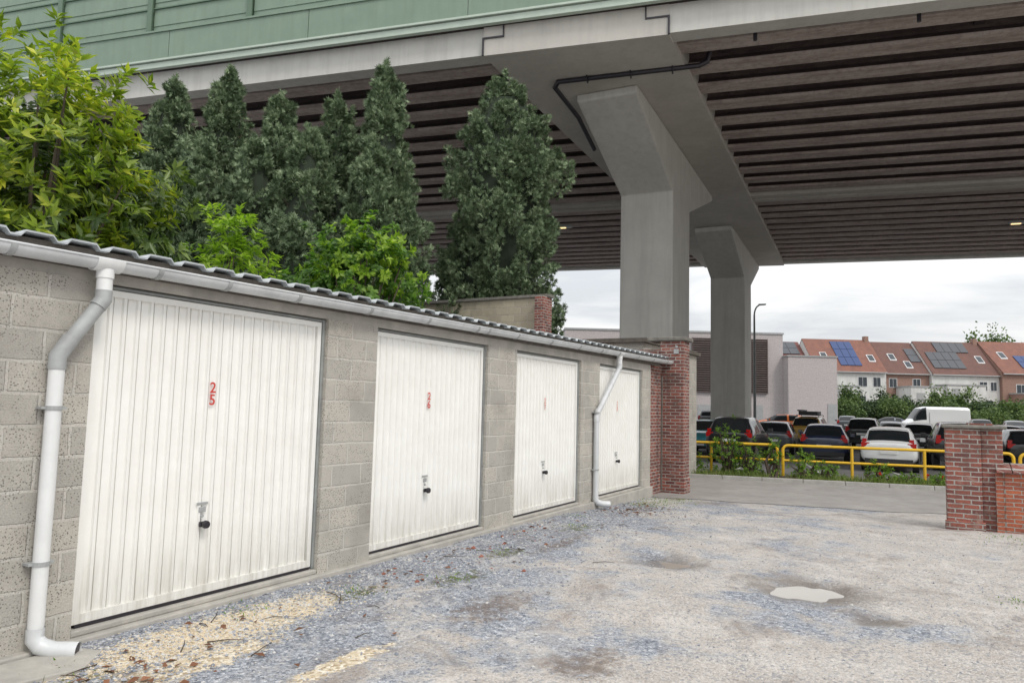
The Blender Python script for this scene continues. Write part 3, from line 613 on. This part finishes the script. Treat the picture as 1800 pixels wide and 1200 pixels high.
for (x,y,r_,n_) in [(2.6,13.0,.25,160),(3.0,13.8,.3,200),(2.4,12.9,.15,80),(7.0,10.0,.25,90),(6.9,9.2,.3,60),(2.9,13.9,.4,140)]+[tuple((A0+GD*s+GN*n).xy)+(.12,40) for s,n in ((2.0,.7),(2.9,1.1),(4.2,.9),(6.2,.8),(-.3,.5),(5,5.6),(4,5.9),(1.1,.4),(7.2,.3))]:
    tufts.append(np.stack([x+rg.normal(0,r_,n_),y+rg.normal(0,r_,n_),np.zeros(n_)],1))
P=np.concatenate(tufts); P[:,2]=[gh(a,b) for a,b in P[:,:2]]; m=len(P)
leaves('yard_weeds',P,np.array([0,0,.6])+rg.normal(0,.6,(m,3))*np.array([1,1,.3]),rg.normal(0,.4,(m,3))+np.array([0,0,1.]),rg.uniform(.015,.05,m),rg.uniform(.005,.012,m),weed)

def stones(name,n,area,smin,smax,mats,seed):
    rg=np.random.default_rng(seed); V=[];Fc=[];mi=[]
    base=np.array([(1,0,0),(0,1,0),(-1,0,0),(0,-1,0),(0,0,1),(0,0,-1)],float); fc=[(0,1,4),(1,2,4),(2,3,4),(3,0,4),(1,0,5),(2,1,5),(3,2,5),(0,3,5)]
    for i in range(n):
        s_,n_=area(rg); W=A0+GD*s_+GN*n_
        if (W.x-2.75)**2+(W.y-6.65)**2<.2: continue
        sz=rg.uniform(smin,smax)*(.6+rg.random()**3)
        b=base*rg.uniform(.6,1.2,(6,1))*sz*np.array([1,rg.uniform(.6,1),rg.uniform(.4,.7)]); a=rg.uniform(0,6.28); c_,d_=math.cos(a),math.sin(a)
        b=np.stack([b[:,0]*c_-b[:,1]*d_,b[:,0]*d_+b[:,1]*c_,b[:,2]],1)+np.array([W.x,W.y,gh(W.x,W.y)+sz*.15]); k=len(V); V+=b.tolist(); Fc+=[tuple(j+k for j in q) for q in fc]; mi+=[int(rg.integers(0,len(mats)))]*8
    return obj(name,V,Fc,None,None,False,mats,mi)
s1=M('stone_blue_grey',(.24,.26,.30),(.16,.17,.20),30,.8); s2=M('stone_grey',(.38,.39,.42),(.28,.285,.31),30,.8); s3=M('stone_light',(.6,.59,.57),(.48,.46,.43),30,.8); s4=M('stone_tan',(.68,.58,.43),(.52,.43,.30),30,.8)
stones('gravel_stones',13000,lambda g:(g.uniform(-1.5,10),.17+abs(g.normal(0,.85))),.007,.017,[s1,s1,s2,s2,s3],1)
stones('yard_stones',12000,lambda g:(g.uniform(-1,9),g.uniform(.5,8)),.005,.012,[s1,s2,s2,s3],2)
stones('tan_chippings',6500,lambda g:(.75+g.normal(0,.55),.64+g.normal(0,.16)),.005,.012,[s4,s4,s3],3)
bl=leafmat('dead_leaf',(.10,.05,.03),(.20,.09,.05),(.30,.14,.08),.1,2,.8)
s_=np.concatenate([rg.uniform(-.5,9,140),9+rg.normal(0,.5,90),-.35+rg.normal(0,.3,50)]); n_=np.concatenate([.3+abs(rg.normal(0,.7,140)),.7+rg.normal(0,.25,90),.95+rg.normal(0,.15,50)]); m=len(s_)
P=np.stack([A0.x+s_*GD.x+n_*GN.x,A0.y+s_*GD.y+n_*GN.y,np.zeros(m)],1); P[:,2]=[gh(a,b)+.012 for a,b in P[:,:2]]
leaves('fallen_leaves',P,rg.normal(0,1,(m,3))*np.array([1,1,.15]),np.array([0,0,1.])+rg.normal(0,.3,(m,3)),rg.uniform(.03,.10,m),rg.uniform(.015,.045,m),bl,fold=True)
stones('brick_shards',30,lambda g:(g.uniform(2.5,6),.35+abs(g.normal(0,.45))),.015,.045,[M('terracotta_shard',(.32,.12,.08),(.2,.08,.06),20,.9)],5)
mb=MB()
for i in range(22):
    s0,n0=rg.uniform(-.3,7),.3+abs(rg.normal(0,.9)); W=A0+GD*s0+GN*n0; a=rg.uniform(0,6.28); l_=rg.uniform(.1,.3); x1,y1=W.x+math.cos(a)*l_,W.y+math.sin(a)*l_
    mb.tube([(W.x,W.y,gh(W.x,W.y)+.01),((W.x+x1)/2+.01,(W.y+y1)/2,gh((W.x+x1)/2,(W.y+y1)/2)+.018),(x1,y1,gh(x1,y1)+.01)],[.004,.0035,.002],5)
mb.make('twigs',bark)

# ------------------------------------------------------------------ vehicles
glass=NT('car_glass'); glass.b.inputs['Base Color'].default_value=(.015,.018,.02,1); glass.b.inputs['Roughness'].default_value=.05; glass=glass.m
tyre=M('tyre',(.02,.02,.02),(.03,.03,.03),9,.85); rim=M('alloy_rim',(.45,.46,.47),(.35,.36,.37),9,.35,metal=.7)
tail=M('tail_light',(.45,.01,.01),(.35,.01,.01),9,.2); head=M('head_light',(.75,.77,.8),(.6,.62,.65),9,.15); plate=M('licence_plate',(.75,.75,.72),(.6,.6,.6),30,.5); trim=M('car_trim',(.03,.03,.032),(.02,.02,.02),9,.6)
def paint(name,c):
    a=NT(name); a.b.inputs['Base Color'].default_value=(*c,1); a.b.inputs['Roughness'].default_value=.3; a.b.inputs['Coat Weight'].default_value=.8; a.b.inputs['Coat Roughness'].default_value=.08; a.b.inputs['Metallic'].default_value=.15; return a.m
def car(name,x,y,heading,pt,kind='hatch',rack=False):
    E=empty(name,(x,y,gz(x,y)+.006),heading)
    if kind=='van': S=[(-2.75,.85,.35,.93,.7,.88,1.1,.78,2.1,0),(-2.7,.92,.3,.98,.8,.95,1.3,.84,2.42,0),(-2.5,.95,.28,1.0,.8,.96,1.35,.84,2.5,0),(.9,.95,.28,1.0,.8,.96,1.35,.84,2.5,0),(1.0,.95,.28,1.0,.8,.96,1.3,.82,2.48,0),(1.45,.95,.28,1.0,.8,.95,1.28,.78,2.35,1),(2.15,.94,.28,.98,.75,.92,1.18,.75,1.32,2),(2.6,.9,.3,.94,.65,.86,.98,.68,1.08,0),(2.75,.8,.35,.84,.6,.76,.85,.6,.92,0)]; wx=(-1.7,1.95); wr=.34; BW=.98; xr=-2.76; xf=2.76
    else:
        H={'hatch':0,'suv':.22,'saloon':-.03}[kind]; g=.06 if kind=='suv' else 0
        xr0={'hatch':-2.02,'suv':-2.2,'saloon':-2.3}[kind]
        if kind=='saloon':
            S=[(xr0-.06,.66,.36,.72,.55,.70,.80,.62,.88,0),(xr0+.05,.80,.28,.86,.6,.82,.88,.70,.98,0),(-1.75,.84,.22,.88,.62,.85,.93,.68,1.0,0),(-1.1,.85,.2,.89,.62,.86,.95,.60,1.38,2),(-.6,.85,.2,.90,.62,.86,.95,.60,1.42,1)]
        else:
            S=[(xr0-.06,.70,.36+g,.76,.55+g,.74,.84+H*.7,.66,.95+H*.7,0),(xr0+.03,.80,.28+g,.87,.6+g,.84,.94+H*.7,.66,1.03+H*.7,0),(xr0+.36,.85,.22+g,.89,.62+g,.86,.97+H*.7,.60,1.40+H,2),(xr0+.62,.85,.22+g,.90,.62+g,.87,.97+H*.7,.61,1.46+H,0),(-.62,.85,.2+g,.90,.62+g,.87,.96+H*.7,.61,1.49+H,1)]
        S+=[(-.52,.85,.2+g,.90,.62+g,.87,.96+H*.7,.61,1.49+H,0),(.30,.85,.2+g,.90,.62+g,.87,.95+H*.7,.60,1.44+H,1),(1.12,.85,.22+g,.89,.6+g,.85,.93+H*.7,.70,1.02+H*.7,2),(1.75,.83,.25+g,.87,.58+g,.82,.80+H*.7,.68,.90+H*.7,0),(2.08,.76,.3+g,.80,.52+g,.76,.68+H*.7,.60,.76+H*.7,0),(2.16,.66,.36+g,.70,.52+g,.66,.62+H*.7,.5,.68+H*.7,0)]
        wx=(xr0+.72,1.35); wr=.32 if kind!='suv' else .36; BW=.90; xr=xr0-.07; xf=2.17
    V=[];Fc=[];mi=[]
    for (sx,a0,z0,a1,z1,a2,z2,a3,z3,fl) in S:
        V+=[(sx,-a0,z0),(sx,-a1,z1),(sx,-a2,z2),(sx,-a3,z3),(sx,-a3*.45,z3+.035),(sx,a3*.45,z3+.035),(sx,a3,z3),(sx,a2,z2),(sx,a1,z1),(sx,a0,z0)]
    for i in range(len(S)-1):
        f2=S[i+1][9]
        for k in range(10):
            q=(i*10+k,i*10+(k+1)%10,(i+1)*10+(k+1)%10,(i+1)*10+k); m_=0; side=k in (2,6); top=k in (3,4,5)
            if kind=='van':
                if side and i in (4,5): m_=1
                if top and i==5: m_=1
            else:
                if side and (f2==1 or (f2==2 and S[i+1][0]>0)): m_=1
                if top and f2==2: m_=1
            if k==9: m_=2
            Fc.append(q); mi.append(m_)
    Fc.append(tuple(range(10))[::-1]); mi.append(0); n=(len(S)-1)*10; Fc.append(tuple(n+k for k in range(10))); mi.append(0)
    o=obj('body',V,Fc,None,E,True,[pt,glass,trim],mi); sb=o.modifiers.new('s','SUBSURF'); sb.levels=sb.render_levels=2
    cr_=o.data.attributes.new('crease_edge','FLOAT','EDGE'); vals=[]
    for e_ in o.data.edges:
        a_,b_=e_.vertices; ka,kb=a_%10,b_%10
        vals.append(.75 if (ka==kb and ka in (2,3,6,7)) else (.45 if ka!=kb else .15))
    cr_.data.foreach_set('value',vals)
    mb=MB()
    for wx_ in wx:
        for sy in (-1,1):
            yo=sy*(BW-.02); mb.tube([(wx_,yo-sy*.2,wr),(wx_,yo,wr)],wr,20,0); mb.tube([(wx_,yo-sy*.01,wr),(wx_,yo+sy*.012,wr)],wr*.62,16,1)
            pts=[(wx_+(wr+.045)*math.cos(a),yo+sy*.004,wr+(wr+.045)*math.sin(a)) for a in np.linspace(-.2,math.pi+.2,12)]; mb.tube(pts,.035,6,2)
    mb.make('wheels',[tyre,rim,trim],E,auto=rad(40))
    hz=.0 if kind!='suv' else .15
    mb=MB()
    if kind=='van':
        for s_ in (-1,1): mb.box(xr-.01,xr+.08,s_*.86-.06,s_*.86+.06,.9,1.5,0); mb.box(xf-.35,xf-.12,s_*.78-.1,s_*.78+.1,.82,1.0,1)
        mb.box(xr-.02,xr+.05,-.26,.26,.72,.83,2); mb.box(xr-.06,xr+.1,-.9,.9,.35,.5,3); mb.box(xf-.1,xf+.05,-.85,.85,.32,.55,3)
        for s_ in (-1,1): mb.box(-1.2,.7,s_*1.0-.012,s_*1.0+.012,.62,.70,3); mb.box(.78,.80,s_*.98-.02,s_*.98+.02,.6,2.0,3)
    else:
        for s_ in (-1,1):
            mb.box(xr+.015,xr+.16,s_*.70-.13,s_*.70+.13,.83+hz,(.99 if kind!='saloon' else .95)+hz,0); mb.box(xr+.09,xr+.22,s_*.71-.05,s_*.71+.09,.99+hz,1.12+hz if kind!='saloon' else 1.0,0)
            mb.box(xf-.22,xf-.02,s_*.60-.14,s_*.60+.14,.58+hz,.70+hz,1)
            mb.box(.88,1.02,s_*.98-.09,s_*.98+.09,.98+hz,1.12+hz,4)
        mb.box(xr-.022,xr+.05,-.26,.26,(.62 if kind!='suv' else .8),(.73 if kind!='suv' else .91),2); mb.box(xf-.05,xf+.02,-.26,.26,.42+hz*.5,.53+hz*.5,2)
        mb.box(xr-.03,xr+.15,-.72,.72,.30+hz*.5,.46+hz*.5,3); mb.box(xf-.12,xf+.012,-.55,.55,.34+hz*.5,.41+hz*.5,3)
        if kind!='saloon': mb.tube([(xr+.13,0,1.06+hz),(xr+.24,.22,1.18+hz)],.01,5,3)
    mb.make('lights_plate_trim',[tail,head,plate,trim,pt],E,bevel=.02)
    if rack:
        mb=MB(); z=1.74
        for s_ in (-1,1): mb.tube([(-1.5,s_*.58,z),(-1.4,s_*.58,z+.07),(.1,s_*.58,z+.07),(.2,s_*.58,z)],.02,6)
        for xx_ in (-1.2,-.2): mb.tube([(xx_,-.6,z+.07),(xx_,.6,z+.07)],.02,6)
        mb.box(-1.3,-.1,-.5,.5,z+.09,z+.28); mb.box(-1.25,.3,.3,.58,z+.285,z+.36); mb.make('roof_rack_load',trim,E,bevel=.03)
    return E
HT=math.atan2(.899,.438)
blk=paint('black_car_paint',(.012,.013,.016)); navy=paint('navy_car_paint',(.015,.025,.06)); wht=paint('white_car_paint',(.75,.76,.76)); teal=paint('teal_car_paint',(.02,.22,.27)); gry=paint('grey_car_paint',(.09,.10,.11)); mus=paint('yellow_brown_car_paint',(.42,.26,.05)); org=paint('orange_car_paint',(.65,.16,.03))
def pc(px,Y,hd,pt,kind='hatch',rack=False,nm='parked_car'): car(nm,at(px,Y),Y,hd,pt,kind,rack)
pc(1245,33,HT+math.pi,teal); pc(1303,28.5,HT-.05,blk,'suv'); pc(1366,34,HT,gry); pc(1452,29.5,HT,navy,'hatch'); pc(1566,26,HT-.08,wht,'hatch')
pc(1678,27,HT,blk,'suv'); pc(1790,28,HT+.05,blk,'hatch'); pc(1870,30,HT,gry)
pc(1428,41,HT-.1,mus,'suv',True); pc(1522,41,HT-.1,blk,'suv'); pc(1568,47,HT-.1,navy,'saloon'); pc(1617,41,HT-.12,blk,'hatch'); pc(1700,43,HT,gry); pc(1760,42,HT,navy)
pc(1372,62,rad(165),org,'hatch'); pc(1490,66,HT,gry); pc(1560,70,rad(160),navy,'saloon'); pc(1720,62,HT,blk); pc(1780,58,HT,gry,'saloon'); pc(1255,60,HT,blk,'suv')
pc(1642,66,rad(172),wht,'van',nm='white_van')

# ------------------------------------------------------------------ street lamp
galv=M('galvanised_steel',(.20,.21,.21),(.14,.15,.15),5,.5,metal=.3)
def lamp(x,y,h):
    E=empty('street_lamp',(x,y,gz(x,y))); mb=MB(); pts=[(0,0,0),(0,0,h*.45),(0,0,h-1.0)]+[(.45-.45*math.cos(a),0,h-1.0+.85*math.sin(a)) for a in np.linspace(.2,1.4,6)]
    mb.tube(pts,[.12,.10,.07]+[.06]*6,10); mb.box(-.16,.16,-.16,.16,0,.1); mb.make('pole',galv,E,auto=rad(50))
    mb=MB(); mb.add([(.35,-.12,h-.16),(.9,-.14,h-.12),(.95,0,h-.1),(.9,.14,h-.12),(.35,.12,h-.16),(.35,-.1,h-.05),(.9,-.1,h-.02),(.95,0,h-.04),(.9,.1,h-.02),(.35,.1,h-.05)],[(0,1,2,3,4)[::-1],(5,6,7,8,9),(0,5,6,1)[::-1],(1,6,7,2)[::-1],(2,7,8,3)[::-1],(3,8,9,4)[::-1],(4,9,5,0)[::-1]]); mb.make('head',galv,E)
lamp(at(1328,56),56,10.3)

# ------------------------------------------------------------------ buildings
wbr=brickmat('pale_brick',(.44,.395,.385),(.40,.365,.36),(.47,.44,.43),.44,.13,.012,.2,fine=8)
lou=M('brown_louvre',(.12,.09,.08),(.09,.07,.065),3,.7); win=NT('window_glass'); win.b.inputs['Base Color'].default_value=(.03,.04,.05,1); win.b.inputs['Roughness'].default_value=.08; win=win.m
wallw=M('white_render',(.66,.66,.64),(.52,.52,.50),.8,.9,streak=True,sfac=.4); wallb=brickmat('brown_house_brick',(.28,.15,.11),(.22,.12,.09),(.35,.3,.27),.3,.1,.012,.3,fine=10)
frm=M('window_frame',(.7,.7,.7),(.6,.6,.6),4,.5); metal_t=M('metal_trim',(.35,.36,.36),(.3,.3,.3),3,.5)
E=empty('pale_commercial_building',(0,80,0)); g=-.15
mb=MB(); mb.box(6,30.6,0,25,g,10.3); mb.box(30.601,36.0,-1.5,20,g,7.75); mb.make('walls',wbr,E)
mb=MB(); mb.box(5.9,30.7,-.1,25.1,10.301,10.5); mb.box(30.5,36.1,-1.6,20.1,7.751,7.9); mb.make('roof_trim',metal_t,E)
mb=MB(); mb.box(20.3,28.8,-.1,-.002,3.6,9.7,1)
for k in range(24): mb.box(20.3,28.8,-.28,-.1002,3.62+k*.25,3.75+k*.25,0)
for x in (20.3,23.1,25.9,28.7): mb.box(x,x+.1,-.32,-.29,3.6,9.7,0)
mb.make('louvre_screen',[lou,dark],E)
mb=MB(); mb.box(27.4,28.3,-.06,-.002,g,2.3); mb.box(21,22.8,-.06,-.002,.8,2.2); mb.box(34.9,35.9,-1.56,-1.502,g,2.6); mb.make('doors_windows',metal_t,E)
mb=MB(); mb.box(14,15.8,8,11,10.5,11.2); mb.box(25,26.2,5,7,10.5,11.0); mb.tube([(24,4,10.5),(24,4,11.6)],.05,6); mb.make('roof_plant',metal_t,E)
def tilemat(name,c1,c2):
    a=NT(name); v=a.obj(); mpn=a.n('ShaderNodeTexWave'); mpn.wave_type='BANDS'; mpn.bands_direction='X'; mpn.inputs['Scale'].default_value=1.3; mpn.inputs['Distortion'].default_value=.3; a.l(v,mpn.inputs[0])
    w2=a.n('ShaderNodeTexWave'); w2.bands_direction='Z'; w2.inputs['Scale'].default_value=1.6; w2.inputs['Distortion'].default_value=.3; a.l(v,w2.inputs[0])
    f=a.noise(v,1.2,4,.7); col=a.mix(a.ramp(f,[(.3,0.),(.7,1.)]),c1,c2); col=a.mix(.35,col,a.mix(.5,mpn.outputs[0],w2.outputs[0]),'MULTIPLY'); a.l(col,a.b.inputs['Base Color']); a.b.inputs['Roughness'].default_value=.85; a.bump(mpn.outputs[0],.4,.05); return a.m
tl=[tilemat('orange_roof_tile',(.30,.135,.095),(.20,.095,.075)),tilemat('brown_roof_tile',(.20,.10,.08),(.14,.078,.065)),tilemat('red_roof_tile',(.23,.09,.075),(.16,.07,.06))]
solar=NT('solar_panel'); solar.b.inputs['Base Color'].default_value=(.02,.05,.16,1); solar.b.inputs['Roughness'].default_value=.15; solar=solar.m
solar2=NT('dark_solar_panel'); solar2.b.inputs['Base Color'].default_value=(.06,.065,.075,1); solar2.b.inputs['Roughness'].default_value=.3; solar2=solar2.m
def house(x0,x1,y,eave,ridge,dep,wall,tile,wins,solars=(),sky_=(),chim=(),ext=None,nm='terraced_house'):
    E=empty(nm,(0,y,0)); mb=MB(); g=-.15; rz=ridge; hd=dep/2
    mb.box(x0+.01,x1-.01,0,dep,g,eave); mb.prism([(0,eave),(hd,rz-.1),(dep,eave)],lambda p,t:(t,p[0],p[1]+.002),x0+.02,x1-.02); mb.make('walls',wall,E)
    mb=MB(); sl=(rz-eave)/hd; o_=.35
    pr=[(-o_,eave-o_*sl+.05),(hd,rz),(dep+o_,eave-o_*sl+.05),(dep+o_,eave-o_*sl+.17),(hd,rz+.14),(-o_,eave-o_*sl+.17)]
    mb.prism(pr,lambda p,t:(t,p[0],p[1]),x0+.01,x1-.01); mb.make('roof',tile,E)
    mb=MB(); mb.tube([(x0,-o_-.06,eave-o_*sl+.06),(x1,-o_-.06,eave-o_*sl+.06)],.08,8); mb.make('gutter',metal_t,E)
    def onroof(xa,xb,ta,tb,off,th,mb,m=0):
        v=[]
        for oo in (off,off+th):
            for xx_,tt in ((xa,ta),(xb,ta),(xb,tb),(xa,tb)):
                yy=hd*tt; v.append((xx_,yy-.3*oo,eave+yy*sl+.14+oo))
        mb.add(v,[(0,3,2,1),(4,5,6,7),(0,1,5,4),(1,2,6,5),(2,3,7,6),(3,0,4,7)],m)
    mb=MB()
    for (xa,xb,ta,tb,mm) in solars:
        nxp=max(1,int((xb-xa)/1.05)); nyp=max(1,round((tb-ta)*5/1.3))
        for i in range(nxp):
            for j in range(nyp):
                dx_=(xb-xa)/nxp; dt=(tb-ta)/nyp; onroof(xa+i*dx_+.03,xa+(i+1)*dx_-.03,ta+j*dt+.006,ta+(j+1)*dt-.006,.1,.05,mb,mm)
    for (xa,ta) in sky_: onroof(xa,xa+1.0,ta,ta+.22,.0,.12,mb,2); onroof(xa+.1,xa+.9,ta+.02,ta+.2,.122,.02,mb,3)
    if mb.v: mb.make('roof_panels',[solar,solar2,frm,win],E)
    mb=MB()
    for (cx,w_) in chim: mb.box(cx,cx+w_,hd-.4,hd+.4,rz-.6,rz+.7)
    if mb.v: mb.make('chimney',wallb,E)
    mb=MB()
    for (wx_,wz,ww,wh) in wins:
        mb.box(wx_,wx_+ww,-.05,-.003,wz,wz+wh,0); mb.box(wx_+.08,wx_+ww/2-.03,-.07,-.052,wz+.08,wz+wh-.08,1); mb.box(wx_+ww/2+.03,wx_+ww-.08,-.07,-.052,wz+.08,wz+wh-.08,1)
    if mb.v: mb.make('windows',[frm,win],E)
    if ext:
        a_,b_,zz_,dd=ext; mb=MB(); mb.box(a_,b_,-dd,-.08,g,zz_); mb.make('rear_extension',wallw if wall is not wallb else wallb,E); mb=MB(); mb.box(a_-.1,b_+.1,-dd-.1,-.08,zz_+.001,zz_+.18); mb.box(a_+.6,a_+1.8,-dd-.05,-dd-.003,zz_-1.6,zz_-.4); mb.box(a_+2.4,a_+3.4,-dd-.05,-dd-.003,zz_-1.6,zz_-.4); mb.make('extension_trim',metal_t,E)
Yh=105
house(36,45,Yh+1.5,8.4,12.5,10,wallb,tl[2],[],solars=[(41.3,44.3,.45,.95,1)])
house(45,55.4,Yh,8.0,12.9,10,wallw,tl[0],[(51.2,5.6,1.4,1.5),(53.4,5.6,1.2,1.5),(51.0,2.8,1.4,1.5)],solars=[(49.0,52.2,.1,.9,0)],sky_=[(46.6,.3),(53.6,.25)],chim=[(54.6,.6)],ext=(45.5,50,5.5,3))
house(55.4,62,Yh+.4,7.9,12.7,10,wallb,tl[1],[(56.0,5.6,1.2,1.4),(59.5,5.8,1.2,1.2)],solars=[(60.2,61.8,.3,.75,1)],sky_=[(57.2,.35),(59,.1)],ext=None)
mb=MB(); mb.box(57,61.5,-4,-.08,-.15,5.6,0); mb.box(56.9,61.6,-4.1,-.08,5.601,5.8,1); mb.box(57.8,59.0,-4.05,-4.003,3.6,4.8,1); mb.box(59.8,60.8,-4.05,-4.003,3.6,4.8,1); mb.make('rear_annex',[wallw,metal_t],empty('white_annex',(0,Yh+.4,0)))
house(62,72,Yh-.2,7.9,12.9,10,wallw,tl[1],[(69.0,5.4,1.2,1.4),(70.6,5.4,1.0,1.4),(69.5,2.5,1.5,1.6)],solars=[(62.8,67.6,.1,.62,1),(64.8,69.6,.62,.95,1)],sky_=[(70.0,.3)],chim=[(71.3,.6)],ext=(62.5,68,6.0,3))
house(72,86,Yh-.8,8.2,13.1,11,wallb,tl[0],[(74,5,1.5,1.5),(78,5,1.5,1.5)],solars=[(75.5,79,.1,.5,0)],sky_=[(73.5,.4)],ext=(73,80,5,3))
house(86,100,Yh,8.0,12.8,10,wallw,tl[2],[(88,4.6,1.4,1.5)],chim=[(92,.8)])
mb=MB(); mb.box(40,90,0,.25,-.2,2.3); mb.make('garden_wall',wbr).location=(0,95,0)
mb=MB(); mb.box(0,9,0,3,-.2,4.2,0); mb.prism([(0,4.2),(1.5,5.2),(3,4.2)],lambda p,t:(t,p[0],p[1]+.002),-.2,9.2,1); o=mb.make('garden_shed',[wallb,tl[1]]); o.location=(70,93,0)
mb=MB(); mb.box(0,5,0,2.6,-.2,2.6,0); mb.box(-.15,5.15,-.15,2.75,2.601,2.75,1); o=mb.make('garden_shed',[wallw,metal_t]); o.location=(50.5,96,0)

hedm=leafmat('hedge_foliage',(.03,.055,.025),(.07,.115,.045),(.14,.20,.07),0,.5,.6)
shm=leafmat('garden_foliage',(.045,.08,.03),(.11,.17,.055),(.20,.27,.09),.15,.6,.6)
def mass(name,pts,mat,seed,ll=.35,per=700):
    rg=np.random.default_rng(seed); Ps=[]
    for (x,y,z,rx,ry,rz) in pts:
        nb=int(5+rx*rz*3)
        cc=nrm(rg.normal(0,1,(nb,3)))*rg.uniform(.3,1.0,(nb,1)); ss=rg.uniform(.18,.5,nb)
        n=int(per*rx*rz)+200; i=rg.integers(0,nb,n); u=cc[i]+rg.normal(0,.55,(n,3))*ss[i][:,None]
        q=u*np.array([rx,ry,rz])+np.array([x,y,z]); q[:,2]=np.maximum(q[:,2],-.1); Ps.append(q)
    P=np.concatenate(Ps); m=len(P); return leaves(name,P,rg.normal(0,1,(m,3))+np.array([0,0,.4]),rg.normal(0,1,(m,3)),rg.uniform(.6,1.2,m)*ll,rg.uniform(.4,.7,m)*ll,mat)
rr=random.Random(4)
hp=[(x,88+rr.uniform(-1,1),1.5+rr.uniform(-.3,.3),1.6,1.3,1.9+rr.uniform(-.2,.5)) for x in np.arange(38,66,1.2)]
mass('hedge',hp,hedm,1)
hp=[(x,85+rr.uniform(-2,2),1.8+rr.uniform(-.6,.7),1.7,1.3,2.0+rr.uniform(-.6,.8)) for x in (39,41,46,51,53,55,57,59,61,63)]
mass('garden_bushes',hp,shm,2)
hp=[(x,80+rr.uniform(-2,2),1.4+rr.uniform(-.5,.7),1.8,1.4,1.9+rr.uniform(-.6,.7)) for x in (51,53,54.5,56,65,68)]
mass('garden_shrubs',hp,shm,3)
hp=[(x,135,12+rr.uniform(-1.2,1.2),2.6,3,2.4) for x in (86,88,90,92.5,95,97)]+[(x,135,9,2,2,7) for x in (88,91,95)]
mass('distant_trees',hp,shm,5,.7,500)
hp=[(x,150+rr.uniform(-8,8),4,9,6,5+rr.uniform(-1,2)) for x in range(-150,40,11)]
mass('distant_tree_line',hp,hedm,6,1.2,14)
